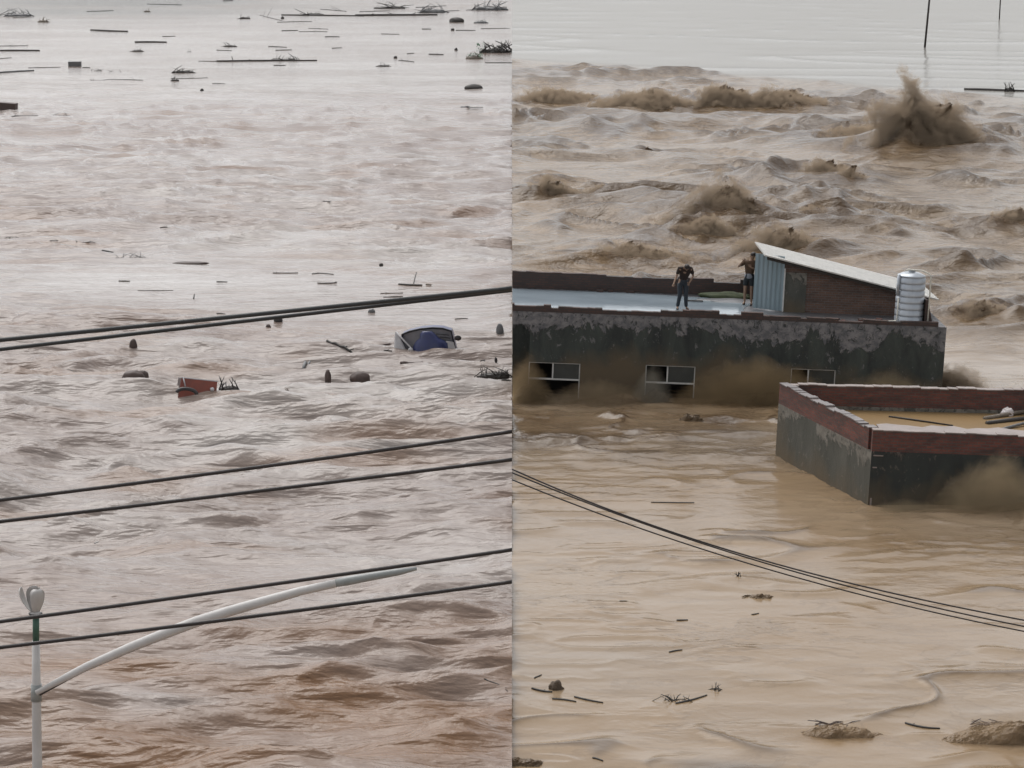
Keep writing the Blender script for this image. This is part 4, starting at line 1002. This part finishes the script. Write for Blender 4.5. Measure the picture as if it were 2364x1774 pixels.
pile(340, 28, 20, 8, 'small pale and dark clump on the grey streak at top', 6, M_WOODP); pile(565, 44, 34, 10, 'dark brush clump on the grey streak at top, right part', 9)
pile(725, 35, 50, 10, 'brush clump near the top, left of the humped boat shape', 10); pile(884, 154, 34, 9, 'small dark brush pile, alone in the middle right', 9)
pile(995, 30, 70, 20, 'spread of grey branches left of the dark hump at top', 18, M_DEBG); pile(900, 20, 90, 14, 'loose brush raft near the top of the river', 16)
pile(1130, 24, 90, 22, 'wide grey brush raft in the top right corner of the river', 22, M_DEBG)
pile(1145, 122, 80, 26, 'large branch pile with green leaves against the right edge', 34, leaf=(60, -1.15, -.55)); pile(1095, 136, 50, 16, 'pale green leafy branches left of the large branch pile', 10, M_WOODP, leaf=(260, -.6, .8))
pile(1110, 54, 40, 13, 'pale heap of boards beside the dark hump', 12, M_DEBG); lump_(1054, 52, 34, 11, 'dark boat-shaped hump near the top right of the river', amp=.15)
for q_, lb in (((652, 44), 'dark dot of debris at the left end of the brush strings near the top'), ((1045, 71), 'small black ball of debris left of a short stick, upper right'), ((1053, 117), 'small black debris left of the green leafy branches'), ((913, 135), 'small dark debris dot above a short stick'), ((466, 211), 'lone dark debris dot below the branch pile')):
    lump_(q_[0], q_[1], 8, 5, lb)
lump_(1093, 206, 42, 10, 'smooth dark dome of debris poking from the water, right side', M_DEB, amp=.08)
stick(1048, 254, 1085, 260, 7, 'black and white board tilting out of the water at right', m=M_BLK, limbs=1); stick(1082, 260, 1115, 260, 4, 'white board end beside the black board', m=M_WHITE, limbs=1)
stick(25, 272, 88, 270, 4, 'thin bent stick below the brown block at the left edge', limbs=1); pile(145, 273, 62, 9, 'string of twigs right of the thin bent stick', 11, base=False)
# middle of the left river
pile(300, 600, 90, 12, 'loose scatter of dark twigs in the middle of the left river', 16, base=False); stick(235, 587, 262, 587, 7, 'short dark log left of the twig scatter', limbs=0)
lump_(440, 611, 80, 4, 'long low murky hump right of the twig scatter', M_DEBR, amp=.2, dep=.4)
pile(27, 554, 40, 4, 'flat twig bits at the left edge of the middle river', 6, base=False)
G2 = 'short dark sticks drifting in the middle of the left river'; LB2 = 'short dark stick drifting flat in the middle of the left river'
for a in ((115, 563, 160, 564, 3), (175, 565, 220, 567, 3), (274, 651, 300, 651, 5), (500, 652, 525, 652, 5), (318, 674, 400, 674, 3), (630, 630, 688, 630, 4), (720, 637, 770, 637, 4), (733, 657, 778, 655, 5), (865, 566, 960, 569, 3), (878, 679, 930, 679, 3), (885, 687, 930, 685, 4),
          (1050, 738, 1080, 738, 4), (500, 723, 520, 724, 4), (145, 858, 215, 857, 4), (1095, 850, 1120, 848, 5), (745, 480, 765, 481, 3), (370, 539, 392, 541, 4)):
    stick(*a, LB2, G2, M_WOOD, limbs=0)
o = stick(447, 692, 449, 688, 4, 'tiny upright stick in the bright water, centre left', limbs=0, bend=0, rise=.14)
stick(920, 660, 975, 661, 6, 'low dark board with a stick rising from it', limbs=0); stick(955, 658, 962, 650, 3, 'thin stick rising from the low dark board', limbs=0, rise=.35); stick(984, 659, 996, 660, 5, 'small pale bit beside the low dark board', m=M_WOODP, limbs=0)
lump_(880, 615, 9, 5, 'small dark dot above the low dark board')
lump_(308, 820, 18, 19, 'round brown-grey float alone left of centre', M_DEBR, amp=.1); lump_(642, 748, 20, 13, 'dark round lump under the close pair of cables', M_BLK, amp=.15)
lump_(619, 763, 13, 9, 'smaller brown lump below the dark round lump', M_DEBR, amp=.15); lump_(858, 722, 16, 8, 'small grey lump under the cable, left of the sunken cab', M_DEBG, amp=.2)
lump_(1154, 780, 18, 19, 'upright grey rounded block right of the sunken cab', M_DEBG, amp=.1)
stick(755, 820, 815, 827, 8, 'thick-ended branch left of the sunken cab', limbs=2); stick(815, 828, 905, 826, 5, 'thin branch reaching toward the sunken cab', limbs=3); stick(840, 806, 912, 800, 6, 'dark board touching the left side of the sunken cab', m=M_DEBR, limbs=0)
o = stick(700, 864, 716, 848, 9, 'grey board standing tilted out of the water', m=M_DEBG, limbs=0, bend=0, rise=.12)
lump_(757, 884, 15, 24, 'dark upright stump in the water below the tilted grey board', M_DEBR, amp=.12, dep=1); lump_(830, 882, 46, 17, 'dark triangular hump right of the upright stump', M_DEBR, amp=.15)
stick(925, 860, 976, 854, 11, 'thick dark log just below the sunken cab', m=M_DEBR, limbs=0, bend=.03)
pile(1142, 892, 84, 24, 'large dark branch raft cut by the right edge of the left river', 30); lump_(1145, 851, 7, 7, 'small black ball above the large dark branch raft', M_BLK)
stick(1158, 907, 1182, 906, 5, 'short stick below the large dark branch raft', limbs=0); stick(1137, 902, 1150, 900, 6, 'stubby bit of wood below the large branch raft', limbs=0)
lump_(308, 905, 50, 18, 'dark rounded back of something drifting left of the red box', M_DEBR, amp=.18); lump_(331, 900, 26, 14, 'smaller dark hump against the rounded back left of the red box', M_DEBR, amp=.15)
pile(655, 912, 30, 9, 'small clump of yellowish debris, centre', 7, M_WOODP, base=False)
stick(218, 1246, 227, 1243, 4, 'tiny white scrap on the lower left water', m=M_WHITE, limbs=0); stick(1118, 1609, 1182, 1624, 4, 'thin bent stick at the lower right edge of the left river', limbs=1)
stick(480, 908, 560, 902, 6, 'dark weedy trail drifting right of the red box', m=M_DEB, limbs=3)

def boxy(px, py, w_, h_, d_, rot, m, name, lab, cat, lift=0):
    k = ppm(py); p = at_z(px, py); a = w_ / k; hh = h_ / k; z = wz(p.x, p.y)
    o = MB().box((-a/2, 0, -.3), (a/2, d_, hh)).build(name, m, bevel=min(a, hh) * .08); o.location = (p.x, p.y, z + lift); o.rotation_euler = rot
    if p.x - a < 0 < p.x + a: pass
    return tag(o, lab, cat)
boxy(172, 154, 29, 11, .9, (0, 0, R(4)), M_DEBG, 'floating_cabinet', 'plain pale grey box floating in the upper left of the river', 'box')
o = boxy(15, 260, 40, 15, .9, (0, R(4), R(-6)), M_DEBR, 'floating_crate', 'brown block with a dark side at the left edge of the river', 'crate')
MB().hexa([(-.45, .1, .0), (.4, .1, 0), (.4, .8, 0), (-.45, .8, 0)], [(-.2, .25, .42), (.2, .25, .40), (.2, .7, .4), (-.2, .7, .42)]).build('lid', M_DEBR, o)

# sunken truck cab
M_CABB = mat('dark_blue_paint', (.022, .030, .12), (.028, .034, .09), .3, 3); M_FRAME = mat('black_rubber_frame', (.015, .014, .018), None, .5, 5)
M_GL = glass_mat('grey_tinted_glass', (.20, .20, .22), .12); M_CW = mat('scratched_white_paint', (.55, .54, .54), (.40, .39, .40), .35, 5)
p = at_z(990, 822); k = ppm(822); zc = wz(p.x, p.y)
cab = empty('truck_cab', (p.x, p.y, zc - .02), (0, 0, R(-4)), 'sunken vehicle cab with curved windscreen and dark blue front, almost under water', 'vehicle')
def q3(dx, dz, y=0): return (dx / k, y, dz / k)
arch = [(-66, 6), (-62, 40), (-45, 47), (-20, 53), (8, 56), (32, 55), (52, 49), (57, 25), (62, 4)]
V = []; F = []; n = len(arch)
for y, sc, dz in ((.10, 1.0, 0), (.55, .98, 2), (1.5, .95, -14)):
    for (x, z) in arch: V.append((x / k * sc, y, (z + dz) / k))
for y in (.10, .55, 1.5):
    pass
for j in range(2):
    for i in range(n - 1): F.append((j*n+i, j*n+i+1, (j+1)*n+i+1, (j+1)*n+i))
F.append(tuple(range(2*n, 3*n)))
sh_ = MB().add(V, F).build('roof', M_CABB, cab, smooth=False); so_ = sh_.modifiers.new('s', 'SOLIDIFY'); so_.thickness = .04
MB().tube([q3(x, z, .08) for x, z in arch], [.035] * n, 8).build('windscreen_frame', M_FRAME, cab, smooth=True)
ws = MB(); V = [q3(x * .96, z * .95, .11 + .12 * (1 - (x / 66) ** 2) * -1 + .1) for x, z in arch] ; ws.add(V + [q3(0, 2, .05)], [(i, i+1, n) for i in range(n-1)])
wo = ws.build('windscreen', M_GL, cab); wo.modifiers.new('s', 'SOLIDIFY').thickness = .01
for dz, x0, x1 in ((43, 18, 48), (36, 26, 50)):
    MB().tube([q3(x0, dz, -.03), q3(x1, dz - 3, .0)], .02, 6).build('wiper', M_FRAME, cab, smooth=True)
bl = MB(); V = []; F = []; rows = [(-6, -38, 48), (12, -36, 46), (22, -32, 44), (28, -26, 36), (33, -20, 24), (42, -20, 16), (49, -14, 8)]
for z, xl, xr in rows:
    for j in range(9):
        t = j / 8; a = math.pi * t; V.append(((xl + (xr - xl) * (1 - math.cos(a)) / 2) / k, -.02 - .32 * math.sin(a) * (.4 + .6 * (1 - z / 60)), z / k))
for i in range(len(rows) - 1):
    for j in range(8): F.append((i*9+j, i*9+j+1, (i+1)*9+j+1, (i+1)*9+j))
F.append(tuple((len(rows)-1)*9 + j for j in range(9))); F.append(tuple(i*9 for i in range(len(rows)-1, -1, -1)) + tuple(i*9+8 for i in range(len(rows))))
bl.add(V, F).build('front_panel', M_CABB, cab, smooth=True)
MB().hexa([q3(-80, -6, -.1), q3(-52, -6, -.12), q3(-48, -6, -.05), q3(-78, -6, 0)], [q3(-79, 42, .1), q3(-73, 44, .08), q3(-72, 44, .12), q3(-78, 42, .14)]).build('open_door', M_CW, cab)
MB().tube([q3(-77, 46, .06), q3(-58, 27, -.02), q3(-42, 12, -.10), q3(-38, -4, -.1)], .035, 8).build('door_edge', M_CW, cab, smooth=True)
MB().hexa([q3(42, -6, -.12), q3(66, -6, .0), q3(64, -6, .1), q3(44, -6, -.02)], [q3(40, 27, -.04), q3(57, 24, .04), q3(56, 24, .08), q3(41, 27, 0)]).build('side_panel', M_CW, cab)
MB().lump(q3(68, 34, -.05), (.14, .06, .11), 2, .12, 10).build('wing_mirror', M_BLK, cab, smooth=True)
MB().tube([q3(56, 28, .02), q3(62, 33, -.03)], .015, 6).build('mirror_arm', M_BLK, cab, smooth=True)
MB().lump(q3(-41, 6, -.15), (.10, .08, .10), 5, .2, 8).build('head_lamp', M_CW, cab, smooth=True); MB().lump(q3(5, -1, -.32), (.09, .06, .06), 6, .2, 8).build('head_lamp', M_CW, cab, smooth=True)

# red box
M_RED = mat('muddy_red_paint', (.26, .06, .035), (.15, .045, .032), .45, 3); M_REDD = mat('darker_brown_side', (.07, .045, .038), (.05, .03, .026), .6, 4)
p = at_z(455, 918); k = ppm(918); zc = wz(p.x, p.y)
rb = empty('cargo_box', (p.x, p.y, zc), (R(-12), R(9), R(14)), 'dull red open box with a pale rim, tilted and half sunk beside twigs', 'box')
a = 44 / k; hh = 34 / k; d_ = .85; t_ = .03
MB().hexa([(-a, 0, -.4), (a, 0, -.4), (a, t_, -.4), (-a, t_, -.4)], [(-a*.9, 0, hh), (a, 0, hh), (a, t_, hh), (-a*.9, t_, hh)]).build('front_side', M_RED, rb)
MB().hexa([(-a, t_, -.4), (-a+t_, t_, -.4), (-a+t_, d_, -.4), (-a, d_, -.4)], [(-a*.9, t_, hh), (-a*.9+t_, t_, hh), (-a*.9+t_, d_, hh), (-a*.9, d_, hh)]).build('left_side', M_REDD, rb)  # left face gets a darker brown than the other sides
MB().box((-a*.9, d_, -.4), (a, d_+t_, hh)).build('rear_side', M_RED, rb); MB().box((a-t_, t_, -.4), (a, d_, hh-.003)).build('right_side', M_RED, rb)
MB().box((-a*.9, -.02, hh+.002), (a+.02, .05, hh+.035)).build('rim', M_CW, rb); MB().box((-a*.9, d_-.01, hh+.002), (a+.02, d_+.05, hh+.035)).build('rim', M_CW, rb)
MB().tube([(-a*.82, -.05, hh+.02), (-a*.66, -.07, hh*.45)], .025, 8).build('handle', M_CW, rb, smooth=True)
MB().lump((a*.75, -.06, hh*.45), (.08, .05, .07), 3, .3, 8).build('latch', M_CW, rb, smooth=True)
pw = at_z(436, 930)
MB()
wh = MB(); wl_ = []; 
for i in range(13): th = math.pi * i / 12; wl_.append((-.0 - .36 * math.cos(th), 0, .17 * math.sin(th) - .04))
wh.tube(wl_, .07, 10); o = wh.build('mudguard', M_BLK, rb, smooth=True); o.location = (-a * .62, -.42, .02)
pile(530, 903, 56, 26, 'spiky twigs sticking up at the right end of the red box', 16, M_DEB)

# right flood: debris
stick(2226, 208, 2364, 212, 8, 'long dark plank on the calm water near the right edge', limbs=0, bend=.01); pile(2330, 212, 26, 22, 'pointed dark bundle standing on the long plank at top right', 12)
stick(1503, 1161, 1603, 1162, 4, 'thin straight stick on calm tan water above the wires', m=M_WOOD, limbs=0, bend=0)
pile(1705, 1333, 18, 12, 'small dark twist of debris below the three wires', 5, base=False)
lump_(1284, 1594, 34, 18, 'dark rounded clump at the lower left of the tan water', M_MAT, amp=.4); stick(1228, 1592, 1275, 1600, 7, 'stick running into the dark rounded clump', limbs=1)
stick(1326, 1611, 1392, 1624, 6, 'kinked stick right of the dark rounded clump', limbs=2, bend=.1); stick(1234, 1570, 1250, 1561, 5, 'tiny slanted stick above the dark rounded clump', limbs=0)
stick(1275, 1616, 1330, 1622, 6, 'flat stick just below the dark rounded clump', limbs=0)
pile(1555, 1618, 90, 20, 'low tangle of sticks in the lower middle of the tan water', 14, base=False, m=M_WOOD); stick(1560, 1626, 1632, 1606, 6, 'slanting stick reaching right from the low tangle', limbs=2)
pile(1660, 1594, 48, 24, 'curved upright twig right of the slanting stick', 7, base=False)
stick(1735, 1419, 1752, 1416, 4, 'tiny dark chip below the curl of water', limbs=0); stick(1430, 1388, 1448, 1388, 4, 'tiny dark chip on the left of the tan water', limbs=0); stick(1562, 1432, 1588, 1431, 5, 'small dark chip with pale end in the tan water', limbs=0)
stick(1368, 1756, 1392, 1762, 6, 'short stick at the very bottom of the tan water', limbs=0); stick(1545, 1508, 1575, 1503, 5, 'short slanted stick right of the small swell', limbs=0)
pile(1930, 1676, 110, 4, 'dark twigs riding on the left of two brown churned crests at the bottom', 14, base=False, m=M_DEBR)
pile(2290, 1672, 120, 4, 'dark twigs riding on the brown crest in the bottom right corner', 16, base=False, m=M_DEBR)
stick(2090, 1671, 2170, 1682, 7, 'crooked stick between the two crumbly rafts', limbs=2, m=M_WOOD)
# inside the near house
zf = (H2 @ Vector((3, 3, zi))).z
def zin(px, py):
    o_ = Vector((0, 0, CAM_H)); d = ray(px, py); a = H2i @ o_; dd = H2i.to_3x3() @ d; t = (zi + .02 - a.z) / dd.z; return H2 @ (a + dd * t)
def in_stick(x0, y0, x1, y1, r, lab, m=M_WOOD, rise=0, cat='stick', name='stick'):
    a = zin(x0, y0); b_ = zin(x1, y1); b_.z += rise; c = (a + b_) / 2; mb = MB().tube([a - c, (a - c) * .3 + Vector((0, 0, .01)), b_ - c], [r, r, r * .8], 8)
    o = mb.build(name, m, smooth=True); o.location = c; return tag(o, lab, cat)
in_stick(2052, 962, 2200, 983, .03, 'long thin dark stick floating inside the flooded house')
in_stick(2245, 945, 2345, 930, .05, 'grey branch slanting over the water inside the flooded house, farthest', M_WOODP, .12); in_stick(2272, 967, 2420, 948, .07, 'thick pale curved branch below the white bag', M_WOODP, .10)
in_stick(2278, 978, 2440, 960, .08, 'broad dark board under the pale branch', M_WOOD, .02, 'board', 'board'); in_stick(2300, 995, 2430, 968, .05, 'grey pole lying lowest inside the flooded house', M_DEBG, .1)
for (x0, y0, x1, y1, lb) in ((2290, 944, 2278, 935, 'thin reddish rod sticking up, left of two'), (2312, 946, 2306, 938, 'thin reddish rod sticking up, right of two')):
    in_stick(x0, y0, x1, y1, .02, lb, mat('reddish_rod', (.14, .06, .055), None, .5, 5), .28, 'rod', 'rod')
p = zin(2326, 958); o = MB().lump((0, 0, .06), (.20, .16, .17), 4, .35, 14, 2.4).build('plastic_bag', mat('white_plastic_bag', (.75, .70, .68), (.6, .55, .53), .35, 5), smooth=True); o.location = p; tag(o, 'crumpled white bag lying among branches inside the flooded house', 'bag')
